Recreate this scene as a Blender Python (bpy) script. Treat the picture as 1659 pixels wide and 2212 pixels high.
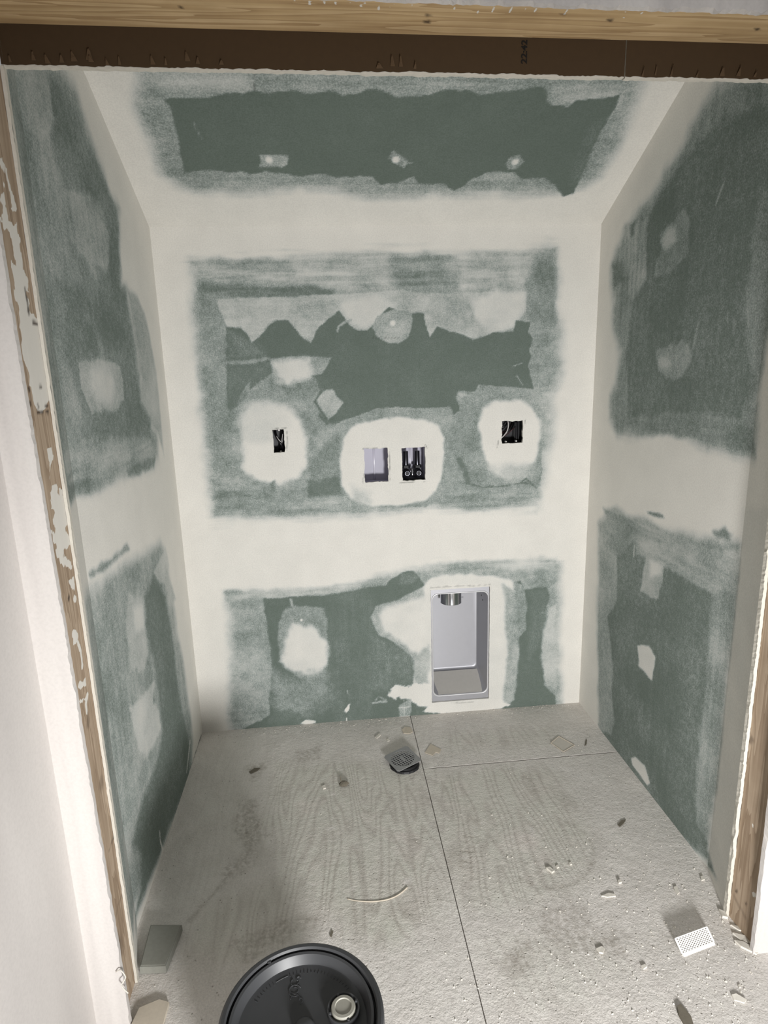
import bpy, math, random
import numpy as np
from mathutils import Matrix, Vector

for o in list(bpy.data.objects):
    bpy.data.objects.remove(o)
scene = bpy.context.scene
COL = scene.collection
random.seed(7)

# ------------------------------------------------------------------ room measures (metres)
W, HB, SLOPE, D = 1.60, 1.9258, 0.5172, 1.0744      # closet width, back wall height, ceiling pitch, depth
AL, AR, T = 0.0445, 0.0495, 0.0993                  # jamb insets, jamb depth
ZH = 1.9493                                         # lower edge of the drywall over the opening
FL = 0.919                                          # where the side walls start to splay in
GY = 0.0127                                         # drywall thickness
YF = -D - T                                         # front of the framing

# ------------------------------------------------------------------ camera
F, PI_, RO, YA = 1331.33, 0.2257, 0.0290, 0.0910
CAM = np.array([0.562, -2.3318, 1.4277])
cya, sya, cpi, spi, cro, sro = math.cos(YA), math.sin(YA), math.cos(PI_), math.sin(PI_), math.cos(RO), math.sin(RO)
Ryaw = np.array([[cya, -sya, 0], [sya, cya, 0], [0, 0, 1]])
Rpit = np.array([[1, 0, 0], [0, cpi, -spi], [0, spi, cpi]])            # rows: x, depth, up
Rrol = np.array([[cro, 0, -sro], [0, 1, 0], [sro, 0, cro]])
RW = Rrol @ Rpit @ Ryaw
cam_d = bpy.data.cameras.new('camera')
cam = bpy.data.objects.new('camera', cam_d)
COL.objects.link(cam)
cam_d.sensor_fit = 'HORIZONTAL'
cam_d.sensor_width = 36.0
cam_d.lens = 36.0 * F / 1659.0
cam_d.clip_start = 0.05
r_, f_, u_ = RW[0], RW[1], RW[2]
cam.matrix_world = Matrix(((r_[0], u_[0], -f_[0], CAM[0]), (r_[1], u_[1], -f_[1], CAM[1]), (r_[2], u_[2], -f_[2], CAM[2]), (0, 0, 0, 1)))
scene.camera = cam

# ------------------------------------------------------------------ light
world = bpy.data.worlds.new('world')
scene.world = world
world.use_nodes = True
bg = world.node_tree.nodes['Background']
bg.inputs[0].default_value = (1.0, 0.995, 0.985, 1)
bg.inputs[1].default_value = 0.27


# a work lamp standing low on the floor behind and right of the photographer, aimed into the closet
lamp_d = bpy.data.lights.new('work_lamp_light', 'SPOT')
lamp_d.energy = 225.0
lamp_d.color = (1.0, 0.995, 0.985)
lamp_d.shadow_soft_size = 0.13
lamp_d.spot_size = math.radians(114)
lamp_d.spot_blend = 1.0
lamp = bpy.data.objects.new('work_lamp_light', lamp_d)
COL.objects.link(lamp)
lamp.location = (1.00, -2.80, 0.57)
lamp.rotation_euler = (Vector((0.85, 0.0, 0.45)) - Vector(lamp.location)).to_track_quat('-Z', 'Y').to_euler()

vs = scene.view_settings
vs.view_transform = 'Standard'
vs.look = 'None'
vs.gamma = 1.0
vs.use_curve_mapping = False
vs.exposure = 0.0


# ------------------------------------------------------------------ pixel tracing -> places on real planes
def ray(px, py):
    v = np.array([(px - 829.5) / F, 1.0, (1106 - py) / F])
    return RW.T @ v


def onz(px, py, z=0.0):
    r = ray(px, py)
    return CAM + r * (z - CAM[2]) / r[2]


def onx(px, py, x=0.0):
    r = ray(px, py)
    return CAM + r * (x - CAM[0]) / r[0]


def ony(px, py, y=0.0):
    r = ray(px, py)
    return CAM + r * (y - CAM[1]) / r[1]


def onceil(px, py):          # z = HB - SLOPE*y
    r = ray(px, py)
    t = (HB - SLOPE * CAM[1] - CAM[2]) / (r[2] + SLOPE * r[1])
    return CAM + r * t


# views used while tracing: origin x, origin y, scale
FULL = (0, 0, 1.0)
V1, V2 = (0, 0, 1.9988), (830, 0, 2.0012)
V3, V4 = (0, 480, 3.0714), (0, 1150, 2.0829)
V5, V6 = (400, 500, 1.929), (400, 1100, 1.8433)
V7, V8 = (1240, 400, 2.766), (1240, 1150, 2.0835)


def pts(view, text):
    ox, oy, s = view
    out = []
    for w in text.split():
        a, b = w.split(',')
        out.append((ox + float(a) / s, oy + float(b) / s))
    return out


# ------------------------------------------------------------------ numpy helpers
_rng = np.random.RandomState(11)
_TAB = _rng.rand(256, 256)


def vnoise(x, y, seed=0):
    x = x + seed * 17.31
    y = y + seed * 9.77
    xi = np.floor(x).astype(int)
    yi = np.floor(y).astype(int)
    fx, fy = x - xi, y - yi
    fx = fx * fx * (3 - 2 * fx)
    fy = fy * fy * (3 - 2 * fy)
    a = _TAB[xi & 255, yi & 255]
    b = _TAB[(xi + 1) & 255, yi & 255]
    c = _TAB[xi & 255, (yi + 1) & 255]
    d = _TAB[(xi + 1) & 255, (yi + 1) & 255]
    return (a * (1 - fx) + b * fx) * (1 - fy) + (c * (1 - fx) + d * fx) * fy


def fbm(x, y, seed=0, o=4):
    s, a, t = 0, 1.0, 0
    for i in range(o):
        s = s + a * vnoise(x * 2 ** i, y * 2 ** i, seed + i * 3)
        t += a
        a *= .55
    return s / t


def sstep(a, b, x):
    t = np.clip((x - a) / (b - a), 0, 1)
    return t * t * (3 - 2 * t)


def poly_sd(u, v, poly):
    """signed distance, positive inside"""
    d = np.full(u.shape, 1e9)
    hz = np.zeros(u.shape)
    ins = np.zeros(u.shape, bool)
    n = len(poly)
    for i in range(n):
        ax, ay = poly[i]
        bx, by = poly[(i + 1) % n]
        ex, ey = bx - ax, by - ay
        L = ex * ex + ey * ey + 1e-12
        t = np.clip(((u - ax) * ex + (v - ay) * ey) / L, 0, 1)
        dd = (u - ax - t * ex) ** 2 + (v - ay - t * ey) ** 2
        hz = np.where(dd < d, abs(ex) / math.sqrt(L), hz)
        d = np.minimum(d, dd)
        if abs(ey) > 1e-12:
            c = ((ay > v) != (by > v)) & (u < (bx - ax) * (v - ay) / ey + ax)
            ins ^= c
    d = np.sqrt(d)
    return np.where(ins, d, -d), hz


class Paint:
    """Where the joint compound lies on a board: a coverage value for every grid point (u, v in metres)."""

    def __init__(self, u, v, topl, base):
        self.u, self.v, self.topl = u, v, topl
        self.c = np.full(u.shape, float(base))
        self.m = np.zeros(u.shape)
        self.k = 0

    def P(self, view, text):
        return [self.topl(*q) for q in pts(view, text)]

    def fill(self, view, text, val, soft=.02, rough=.006, rs=28, op=1.0, streak=0.0, sdir='h', mark=False, drag=0.0):
        poly = self.P(view, text) if isinstance(text, str) else text
        self.k += 1
        a = np.array(poly)
        pad = soft + rough * 2 + drag + .02
        sel = (self.u > a[:, 0].min() - pad) & (self.u < a[:, 0].max() + pad) & (self.v > a[:, 1].min() - pad) & (self.v < a[:, 1].max() + pad)
        if not sel.any():
            return
        u, v = self.u[sel], self.v[sel]
        sd, hz = poly_sd(u, v, poly)
        sd = sd + rough * 2.6 * (fbm(u * rs, v * rs, self.k * 5, 3) - .5) + rough * 1.6 * (fbm(u * rs * .35, v * rs * .35, self.k * 7, 2) - .5)
        if drag:
            sd = sd + hz ** 2 * drag * 2 * (fbm(u * 3.5, v * 55, self.k + 2, 3) - .5)
        w = sstep(-soft / 2, soft / 2, sd) * op
        val_ = val
        if streak:
            n = fbm(u * 5, v * 70, self.k, 4) if sdir == 'h' else fbm(u * 70, v * 5, self.k, 4)
            val_ = np.clip(val + streak * 2.4 * (n - .5), 0, 1)
        tgt = self.m if mark else self.c
        tgt[sel] = tgt[sel] * (1 - w) + val_ * w

    def blob(self, view, text_c, rx, ry, val, soft=.02, rough=.006, rs=28, op=1.0, ang=0.0):
        """ellipse, radii in metres"""
        c = self.P(view, text_c)[0]
        ca, sa = math.cos(ang), math.sin(ang)
        poly = []
        for i in range(20):
            t = i / 20 * 2 * math.pi
            x, y = rx * math.cos(t), ry * math.sin(t)
            poly.append((c[0] + ca * x - sa * y, c[1] + sa * x + ca * y))
        self.fill(None, poly, val, soft, rough, rs, op)

    def stroke(self, view, text, width, val, soft=.004, rough=.0015, op=1.0, mark=False, rs=90):
        line = self.P(view, text)
        self.k += 1
        a = np.array(line)
        pad = width + soft + rough + .01
        sel = (self.u > a[:, 0].min() - pad) & (self.u < a[:, 0].max() + pad) & (self.v > a[:, 1].min() - pad) & (self.v < a[:, 1].max() + pad)
        u, v = self.u[sel], self.v[sel]
        d = np.full(u.shape, 1e9)
        for (ax, ay), (bx, by) in zip(line[:-1], line[1:]):
            ex, ey = bx - ax, by - ay
            t = np.clip(((u - ax) * ex + (v - ay) * ey) / (ex * ex + ey * ey + 1e-12), 0, 1)
            d = np.minimum(d, np.hypot(u - ax - t * ex, v - ay - t * ey))
        sd = width / 2 - d + rough * 2 * (fbm(u * rs, v * rs, self.k, 2) - .5)
        w = sstep(-soft / 2, soft / 2, sd) * op
        tgt = self.m if mark else self.c
        tgt[sel] = tgt[sel] * (1 - w) + val * w

    def wash(self, amp=.12, s=9, seed=1):
        n = fbm(self.u * s, self.v * s, seed, 4) - .5
        self.c = np.clip(self.c + n * 2 * amp * np.clip(4 * self.c * (1 - self.c), 0, 1), 0, 1)


# ------------------------------------------------------------------ object helpers
def tag(o, label=None, cat=None, group=None, kind=None):
    if label: o['label'] = label
    if cat: o['category'] = cat
    if group: o['group'] = group
    if kind: o['kind'] = kind
    return o


def link(name, me, mat, parent=None, smooth=False):
    o = bpy.data.objects.new(name, me)
    COL.objects.link(o)
    if mat is not None:
        me.materials.append(mat)
    if parent is not None:
        o.parent = parent
    if smooth:
        me.polygons.foreach_set('use_smooth', [True] * len(me.polygons))
    return o


def empty(name, loc=(0, 0, 0)):
    o = bpy.data.objects.new(name, None)
    o.empty_display_size = .05
    COL.objects.link(o)
    o.location = loc
    return o


class MB:
    """collects vertices and faces of ONE part"""

    def __init__(self):
        self.v, self.f = [], []

    def add(self, v, f):
        b = len(self.v)
        self.v += [tuple(map(float, p)) for p in v]
        self.f += [tuple(b + i for i in q) for q in f]
        return self

    def box(self, lo, hi, bev=0.0):
        x0, y0, z0 = lo
        x1, y1, z1 = hi
        if bev <= 0:
            v = [(x0, y0, z0), (x1, y0, z0), (x1, y1, z0), (x0, y1, z0), (x0, y0, z1), (x1, y0, z1), (x1, y1, z1), (x0, y1, z1)]
            f = [(0, 3, 2, 1), (4, 5, 6, 7), (0, 1, 5, 4), (1, 2, 6, 5), (2, 3, 7, 6), (3, 0, 4, 7)]
            return self.add(v, f)
        b = bev
        ring = lambda i, z: [(x0 + i, y0 + b, z), (x0 + b, y0 + i, z), (x1 - b, y0 + i, z), (x1 - i, y0 + b, z), (x1 - i, y1 - b, z), (x1 - b, y1 - i, z), (x0 + b, y1 - i, z), (x0 + i, y1 - b, z)]
        rs = [ring(b * .9, z0), ring(0, z0 + b), ring(0, z1 - b), ring(b * .9, z1)]
        return self.loft(rs, True, True)

    def loft(self, rings, cap0=False, cap1=False, closed=True):
        b = len(self.v)
        n = len(rings[0])
        for r in rings:
            self.v += [tuple(map(float, p)) for p in r]
        for k in range(len(rings) - 1):
            for i in range(n if closed else n - 1):
                j = (i + 1) % n
                self.f.append((b + k * n + i, b + k * n + j, b + (k + 1) * n + j, b + (k + 1) * n + i))
        if cap0: self.f.append(tuple(b + i for i in reversed(range(n))))
        if cap1: self.f.append(tuple(b + (len(rings) - 1) * n + i for i in range(n)))
        return self

    def lathe(self, prof, c=(0, 0, 0), n=48, axis='z', cap0=False, cap1=False):
        rings = []
        for r, h in prof:
            ring = []
            for i in range(n):
                a = 2 * math.pi * i / n
                x, y = r * math.cos(a), r * math.sin(a)
                if axis == 'z': ring.append((c[0] + x, c[1] + y, c[2] + h))
                elif axis == 'y': ring.append((c[0] + x, c[1] + h, c[2] - y))
                else: ring.append((c[0] + h, c[1] + x, c[2] + y))
            rings.append(ring)
        return self.loft(rings, cap0, cap1)

    def tube(self, path, r, n=8, caps=True):
        path = [Vector(p) for p in path]
        rings = []
        ref = Vector((0.31, 0.2, 0.93))
        for i, p in enumerate(path):
            t = (path[min(i + 1, len(path) - 1)] - path[max(i - 1, 0)]).normalized()
            a = t.cross(ref)
            if a.length < 1e-3: a = t.cross(Vector((1, 0, 0)))
            a.normalize()
            b = t.cross(a)
            rr = r[i] if isinstance(r, (list, tuple)) else r
            rings.append([p + rr * (math.cos(2 * math.pi * k / n) * a + math.sin(2 * math.pi * k / n) * b) for k in range(n)])
        return self.loft(rings, caps, caps)

    def prism(self, poly, z0, z1, jit=0.0):
        a = [(x, y, z0) for x, y in poly]
        b = [(x, y, z1 + random.uniform(-jit, jit)) for x, y in poly]
        return self.loft([a, b], True, True)

    def build(self, name, mat, parent=None, smooth=False, auto=None):
        me = bpy.data.meshes.new(name)
        me.from_pydata(self.v, [], self.f)
        me.update()
        o = link(name, me, mat, parent, smooth or auto is not None)
        if auto is not None:
            me.set_sharp_from_angle(angle=math.radians(auto))
        return o


def smooth_path(p, n=6):
    p = [Vector(q) for q in p]
    out = []
    for i in range(len(p) - 1):
        a, b, c, d = p[max(i - 1, 0)], p[i], p[i + 1], p[min(i + 2, len(p) - 1)]
        for k in range(n):
            t = k / n
            out.append(.5 * ((2 * b) + (c - a) * t + (2 * a - 5 * b + 4 * c - d) * t * t + (3 * b - a - 3 * c + d) * t ** 3))
    out.append(p[-1])
    return out


# ------------------------------------------------------------------ materials
def srgb(r, g, b):
    f = lambda c: (c / 255 / 12.92) if c / 255 <= .04045 else ((c / 255 + .055) / 1.055) ** 2.4
    return (f(r), f(g), f(b), 1)


def new_mat(name):
    m = bpy.data.materials.new(name)
    m.use_nodes = True
    nt = m.node_tree
    b = nt.nodes['Principled BSDF']
    return m, nt, b


def nd(nt, typ, **kw):
    n = nt.nodes.new(typ)
    for k, v in kw.items():
        setattr(n, k, v)
    return n


def math_n(nt, op, a, b=None, clamp=False):
    n = nd(nt, 'ShaderNodeMath', operation=op)
    n.use_clamp = clamp
    for i, x in enumerate((a, b)):
        if x is None: continue
        if isinstance(x, (int, float)): n.inputs[i].default_value = x
        else: nt.links.new(x, n.inputs[i])
    return n.outputs[0]


def noise_n(nt, vec, scale, detail=3, rough=.55, stretch=None):
    if stretch is not None:
        mp = nd(nt, 'ShaderNodeMapping')
        mp.inputs['Scale'].default_value = stretch
        nt.links.new(vec, mp.inputs[0])
        vec = mp.outputs[0]
    n = nd(nt, 'ShaderNodeTexNoise')
    n.inputs['Scale'].default_value = scale
    n.inputs['Detail'].default_value = detail
    n.inputs['Roughness'].default_value = rough
    nt.links.new(vec, n.inputs['Vector'])
    return n.outputs['Fac']


def ramp_n(nt, fac, stops, interp='LINEAR'):
    r = nd(nt, 'ShaderNodeValToRGB')
    r.color_ramp.interpolation = interp
    el = r.color_ramp.elements
    el[0].position, el[0].color = stops[0]
    el[1].position, el[1].color = stops[-1]
    for p, c in stops[1:-1]:
        e = el.new(p)
        e.color = c
    nt.links.new(fac, r.inputs[0])
    return r.outputs[0]


def mix_n(nt, fac, a, b, mode='MIX'):
    n = nd(nt, 'ShaderNodeMix', data_type='RGBA', blend_type=mode)
    for i, x in ((0, fac), (6, a), (7, b)):
        if isinstance(x, (int, float, tuple)): n.inputs[i].default_value = x
        else: nt.links.new(x, n.inputs[i])
    return n.outputs[2]


def bump_n(nt, bsdf, h, strength=.2, dist=.002):
    b = nd(nt, 'ShaderNodeBump')
    b.inputs['Strength'].default_value = strength
    b.inputs['Distance'].default_value = dist
    nt.links.new(h, b.inputs['Height'])
    nt.links.new(b.outputs[0], bsdf.inputs['Normal'])


def compound_board():
    """green moisture board under a coat of joint compound; coverage comes from the 'cov' attribute"""
    m, nt, b = new_mat('green_board_with_compound')
    tc = nd(nt, 'ShaderNodeTexCoord')
    pos = tc.outputs['Object']
    at = nd(nt, 'ShaderNodeAttribute', attribute_name='cov')
    mk = nd(nt, 'ShaderNodeAttribute', attribute_name='mark')
    n1 = noise_n(nt, pos, 230, 3, .6)
    n2 = noise_n(nt, pos, 60, 4, .6)
    n3 = noise_n(nt, pos, 9, 4, .6)
    cov = at.outputs['Fac']
    # fuzz of the paper shows most where the film is thin
    inv = math_n(nt, 'SUBTRACT', 1.0, cov)
    w = math_n(nt, 'MULTIPLY', math_n(nt, 'MULTIPLY', cov, math_n(nt, 'MULTIPLY', inv, inv)), 6.5)
    d = math_n(nt, 'ADD', math_n(nt, 'MULTIPLY', math_n(nt, 'SUBTRACT', n1, .5), .85), math_n(nt, 'MULTIPLY', math_n(nt, 'SUBTRACT', n2, .5), .55))
    f = math_n(nt, 'ADD', cov, math_n(nt, 'MULTIPLY', d, w), True)
    col = ramp_n(nt, f, [(0, srgb(105, 116, 108)), (.2, srgb(123, 133, 127)), (.45, srgb(158, 166, 162)), (.75, srgb(204, 206, 202)), (1, srgb(233, 230, 223))])
    var = ramp_n(nt, n3, [(.3, (.93, .93, .93, 1)), (.7, (1, 1, 1, 1))])
    col = mix_n(nt, 1.0, col, var, 'MULTIPLY')
    spk = ramp_n(nt, n1, [(.35, (.90, .90, .90, 1)), (.62, (1, 1, 1, 1))])
    col = mix_n(nt, 1.0, col, spk, 'MULTIPLY')
    col = mix_n(nt, mk.outputs['Fac'], col, srgb(62, 66, 62))
    nt.links.new(col, b.inputs['Base Color'])
    b.inputs['Roughness'].default_value = .92
    b.inputs['Specular IOR Level'].default_value = .15
    h = math_n(nt, 'ADD', math_n(nt, 'MULTIPLY', cov, .6), math_n(nt, 'MULTIPLY', n1, .35))
    bump_n(nt, b, h, .25, .0012)
    return m


def simple(name, rgb, rough=.6, metal=0.0, nscale=40, namp=.12, bump=.15, spec=.4, bdist=.001, coord='Object'):
    m, nt, b = new_mat(name)
    tc = nd(nt, 'ShaderNodeTexCoord')
    n = noise_n(nt, tc.outputs[coord], nscale, 4, .6)
    col = mix_n(nt, n, tuple(c * (1 - namp) for c in srgb(*rgb)[:3]) + (1,), tuple(min(1, c * (1 + namp)) for c in srgb(*rgb)[:3]) + (1,))
    nt.links.new(col, b.inputs['Base Color'])
    b.inputs['Roughness'].default_value = rough
    b.inputs['Metallic'].default_value = metal
    b.inputs['Specular IOR Level'].default_value = spec
    if bump: bump_n(nt, b, n, bump, bdist)
    return m


def wood(name, axis, light, mid, dark):
    """sawn softwood; plaster smears come from the 'cov' attribute"""
    m, nt, b = new_mat(name)
    tc = nd(nt, 'ShaderNodeTexCoord')
    pos = tc.outputs['Object']
    st = {'x': (.5, 9, 9), 'z': (9, 9, .5)}[axis]
    st2 = {'x': (3, 190, 190), 'z': (190, 190, 3)}[axis]
    big = noise_n(nt, pos, 2.1, 3, .5, st)
    rings = math_n(nt, 'FRACT', math_n(nt, 'MULTIPLY', big, 9))
    fine = noise_n(nt, pos, 1.0, 3, .6, st2)
    g = math_n(nt, 'ADD', math_n(nt, 'MULTIPLY', rings, .55), math_n(nt, 'MULTIPLY', fine, .5))
    col = ramp_n(nt, g, [(.1, srgb(*light)), (.5, srgb(*mid)), (.95, srgb(*dark))])
    blot = noise_n(nt, pos, 7, 4, .6)
    col = mix_n(nt, 1.0, col, ramp_n(nt, blot, [(.3, (.82, .80, .78, 1)), (.65, (1, 1, 1, 1))]), 'MULTIPLY')
    at = nd(nt, 'ShaderNodeAttribute', attribute_name='cov')
    mk = nd(nt, 'ShaderNodeAttribute', attribute_name='mark')
    edge = math_n(nt, 'ADD', at.outputs['Fac'], math_n(nt, 'MULTIPLY', math_n(nt, 'SUBTRACT', fine, .5), .7))
    fac = ramp_n(nt, edge, [(.45, (0, 0, 0, 1)), (.6, (1, 1, 1, 1))])
    fac = math_n(nt, 'MULTIPLY', fac, math_n(nt, 'GREATER_THAN', at.outputs['Fac'], .05))
    col = mix_n(nt, fac, col, srgb(218, 214, 206))
    col = mix_n(nt, mk.outputs['Fac'], col, srgb(58, 46, 38))
    nt.links.new(col, b.inputs['Base Color'])
    b.inputs['Roughness'].default_value = .75
    b.inputs['Specular IOR Level'].default_value = .25
    bump_n(nt, b, math_n(nt, 'ADD', g, fac), .25, .0012)
    return m


def floor_mat():
    """plywood sheet under plaster dust; 'wear' = how far the veneer shows, 'mark' = dark scuffs"""
    m, nt, b = new_mat('dusty_plywood')
    tc = nd(nt, 'ShaderNodeTexCoord')
    pos = tc.outputs['Object']
    wear = nd(nt, 'ShaderNodeAttribute', attribute_name='cov').outputs['Fac']
    mark = nd(nt, 'ShaderNodeAttribute', attribute_name='mark').outputs['Fac']
    big = noise_n(nt, pos, 1.0, 2, .4, (7.5, 1.3, 1))
    ring = math_n(nt, 'ABSOLUTE', math_n(nt, 'SUBTRACT', math_n(nt, 'FRACT', math_n(nt, 'MULTIPLY', big, 15)), .5))
    line = ramp_n(nt, ring, [(.0, (1, 1, 1, 1)), (.2, (.35, .35, .35, 1)), (.34, (0, 0, 0, 1))])
    fib = noise_n(nt, pos, 1.0, 3, .6, (160, 14, 1))
    blot = noise_n(nt, pos, 11, 5, .65)
    spk = noise_n(nt, pos, 210, 3, .6)
    spk2 = noise_n(nt, pos, 70, 4, .65)
    dust = ramp_n(nt, blot, [(.3, srgb(212, 207, 201)), (.7, srgb(230, 225, 220))])
    ply = ramp_n(nt, noise_n(nt, pos, 5, 4, .6), [(.3, srgb(206, 200, 191)), (.55, srgb(204, 204, 192)), (.75, srgb(218, 207, 200))])
    grain = mix_n(nt, math_n(nt, 'MULTIPLY', line, math_n(nt, 'ADD', .25, math_n(nt, 'MULTIPLY', fib, .75))), ply, srgb(146, 138, 127))
    wf = math_n(nt, 'ADD', wear, math_n(nt, 'MULTIPLY', math_n(nt, 'SUBTRACT', math_n(nt, 'ADD', math_n(nt, 'MULTIPLY', spk2, .7), math_n(nt, 'MULTIPLY', blot, .5)), .6), .8))
    wf = math_n(nt, 'MULTIPLY', math_n(nt, 'MULTIPLY', wf, 1.0, True), math_n(nt, 'GREATER_THAN', wear, .01))
    col = mix_n(nt, math_n(nt, 'MULTIPLY', wf, .95), dust, grain)
    col = mix_n(nt, 1.0, col, ramp_n(nt, spk, [(.32, (.84, .84, .84, 1)), (.6, (1, 1, 1, 1))]), 'MULTIPLY')
    mf = math_n(nt, 'MULTIPLY', mark, ramp_n(nt, spk2, [(.35, (0, 0, 0, 1)), (.6, (1, 1, 1, 1))]))
    col = mix_n(nt, mf, col, srgb(112, 102, 88))
    vo = nd(nt, 'ShaderNodeTexVoronoi')
    vo.inputs['Scale'].default_value = 62
    vo.inputs['Randomness'].default_value = 1.0
    nt.links.new(pos, vo.inputs['Vector'])
    pit = ramp_n(nt, vo.outputs['Distance'], [(.06, (1, 1, 1, 1)), (.16, (0, 0, 0, 1))])
    pit = math_n(nt, 'MULTIPLY', pit, ramp_n(nt, noise_n(nt, pos, 19, 3, .6), [(.5, (0, 0, 0, 1)), (.58, (1, 1, 1, 1))]))
    col = mix_n(nt, math_n(nt, 'MULTIPLY', pit, .55), col, srgb(120, 112, 100))
    nt.links.new(col, b.inputs['Base Color'])
    b.inputs['Roughness'].default_value = .9
    b.inputs['Specular IOR Level'].default_value = .15
    h = math_n(nt, 'ADD', math_n(nt, 'MULTIPLY', spk, .5), math_n(nt, 'ADD', math_n(nt, 'MULTIPLY', spk2, 1.0), math_n(nt, 'MULTIPLY', mf, -.4)))
    h = math_n(nt, 'SUBTRACT', h, math_n(nt, 'MULTIPLY', pit, .8))
    bump_n(nt, b, h, .65, .0034)
    return m


def white_paint():
    m, nt, b = new_mat('finished_white_board')
    tc = nd(nt, 'ShaderNodeTexCoord')
    pos = tc.outputs['Object']
    n = noise_n(nt, pos, 3, 3, .6, (4.5, 1, .25))
    f = noise_n(nt, pos, 160, 3, .6)
    col = ramp_n(nt, n, [(.3, srgb(190, 185, 182)), (.6, srgb(210, 205, 201)), (.8, srgb(216, 212, 208))])
    col = mix_n(nt, 1.0, col, ramp_n(nt, f, [(.3, (.94, .94, .94, 1)), (.6, (1, 1, 1, 1))]), 'MULTIPLY')
    nt.links.new(col, b.inputs['Base Color'])
    b.inputs['Roughness'].default_value = .9
    b.inputs['Specular IOR Level'].default_value = .15
    bump_n(nt, b, f, .2, .001)
    return m


def steel(name, rgb, rough, aniso=(1, 1, 1), metal=1.0):
    m, nt, b = new_mat(name)
    tc = nd(nt, 'ShaderNodeTexCoord')
    n = noise_n(nt, tc.outputs['Object'], 60, 3, .6, aniso)
    col = mix_n(nt, n, tuple(c * .92 for c in srgb(*rgb)[:3]) + (1,), srgb(*rgb))
    nt.links.new(col, b.inputs['Base Color'])
    b.inputs['Metallic'].default_value = metal
    nt.links.new(math_n(nt, 'ADD', rough - .06, math_n(nt, 'MULTIPLY', n, .12)), b.inputs['Roughness'])
    return m


M = {}
M['board'] = compound_board()
M['white'] = white_paint()
M['gypsum'] = simple('cut_gypsum', (206, 201, 190), .95, nscale=120, namp=.10, bump=.5, bdist=.002)
M['kraft'] = simple('brown_kraft_paper', (66, 50, 31), .9, nscale=90, namp=.10, bump=.2)
M['kraft_torn'] = simple('torn_kraft_paper', (78, 60, 40), .9, nscale=60, namp=.18, bump=.3)
M['ink'] = simple('black_print', (14, 11, 9), .8, namp=.05, bump=0)
M['pine'] = wood('pine_header', 'x', (214, 188, 148), (196, 168, 126), (162, 132, 94))
M['stud'] = wood('pine_stud', 'z', (190, 171, 150), (172, 153, 132), (142, 121, 100))
M['floor'] = floor_mat()
M['void'] = simple('dark_wall_cavity', (30, 28, 26), .95, bump=0)
M['steel'] = steel('brushed_steel', (184, 184, 189), .50, metal=.72)
M['dust'] = simple('dust_with_reflected_light', (178, 175, 170), .95, nscale=70, namp=.06, bump=.1)  # vent tray tone: dust with reflected light mixed into the colour
M['lip'] = steel('bright_steel_lip', (228, 228, 230), .38, metal=.35)
M['chrome'] = steel('bright_duct_metal', (205, 207, 210), .14, (1, 1, .05))
M['darkmetal'] = steel('dark_valve_metal', (92, 92, 98), .22)
M['bluebox'] = simple('black_plastic_box', (26, 26, 30), .35, namp=.1, bump=0, spec=.5)
M['pvc'] = simple('white_matte_plastic', (196, 194, 206), .55, namp=.02, bump=0, spec=.25)
M['pvc_gloss'] = simple('pale_highlight_rib', (232, 230, 240), .38, metal=.15, namp=.02, bump=0, spec=1.0)  # paler than the tray so the rib reads as a highlight
M['wire_black'] = simple('black_wire_sheath', (22, 20, 22), .3, bump=0, spec=.5)
M['wire_red'] = simple('dull_red_wire_sheath', (70, 40, 42), .35, bump=0)
M['wire_white'] = simple('white_wire_sheath', (205, 202, 200), .35, bump=0)
M['bucket'] = simple('grey_bucket_plastic', (64, 65, 67), .38, nscale=25, namp=.06, bump=.05, spec=.5)
M['lid'] = simple('dark_grey_lid_plastic', (58, 59, 61), .46, nscale=18, namp=.08, bump=.05, spec=.5)
M['cap'] = simple('dusty_spout_cap', (158, 156, 146), .55, nscale=50, namp=.1, bump=.1)
M['grate'] = simple('grey_grate_metal', (150, 150, 150), .5, metal=.3, nscale=70, namp=.08, bump=.1)
M['rubber'] = simple('black_drain_plastic', (34, 34, 36), .55, nscale=60, namp=.2, bump=.2)
M['block'] = simple('dusty_grey_block', (142, 142, 134), .9, nscale=90, namp=.12, bump=.4)
M['chip'] = simple('plaster_chip', (216, 211, 201), .95, nscale=110, namp=.12, bump=.4)
M['chip2'] = simple('tan_paper_scrap', (198, 188, 172), .9, nscale=110, namp=.12, bump=.3)
M['dirt'] = simple('grey_brown_debris', (110, 104, 92), .95, nscale=90, namp=.25, bump=.4)
M['meshmetal'] = simple('white_perforated_strip', (232, 230, 226), .6, nscale=60, namp=.04, bump=.05)
M['clear'] = simple('pale_plastic_film', (196, 190, 180), .35, nscale=60, namp=.06, bump=.1, spec=.5)


# ------------------------------------------------------------------ grid boards
def axis_values(a, b, step, extra=()):
    n = max(2, int(round((b - a) / step)))
    base = list(np.linspace(a, b, n + 1))
    for e in extra:
        base = [q for q in base if abs(q - e) > step * .45 or q in (a, b)] + [e]
    return np.array(sorted(set(base)))


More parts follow.
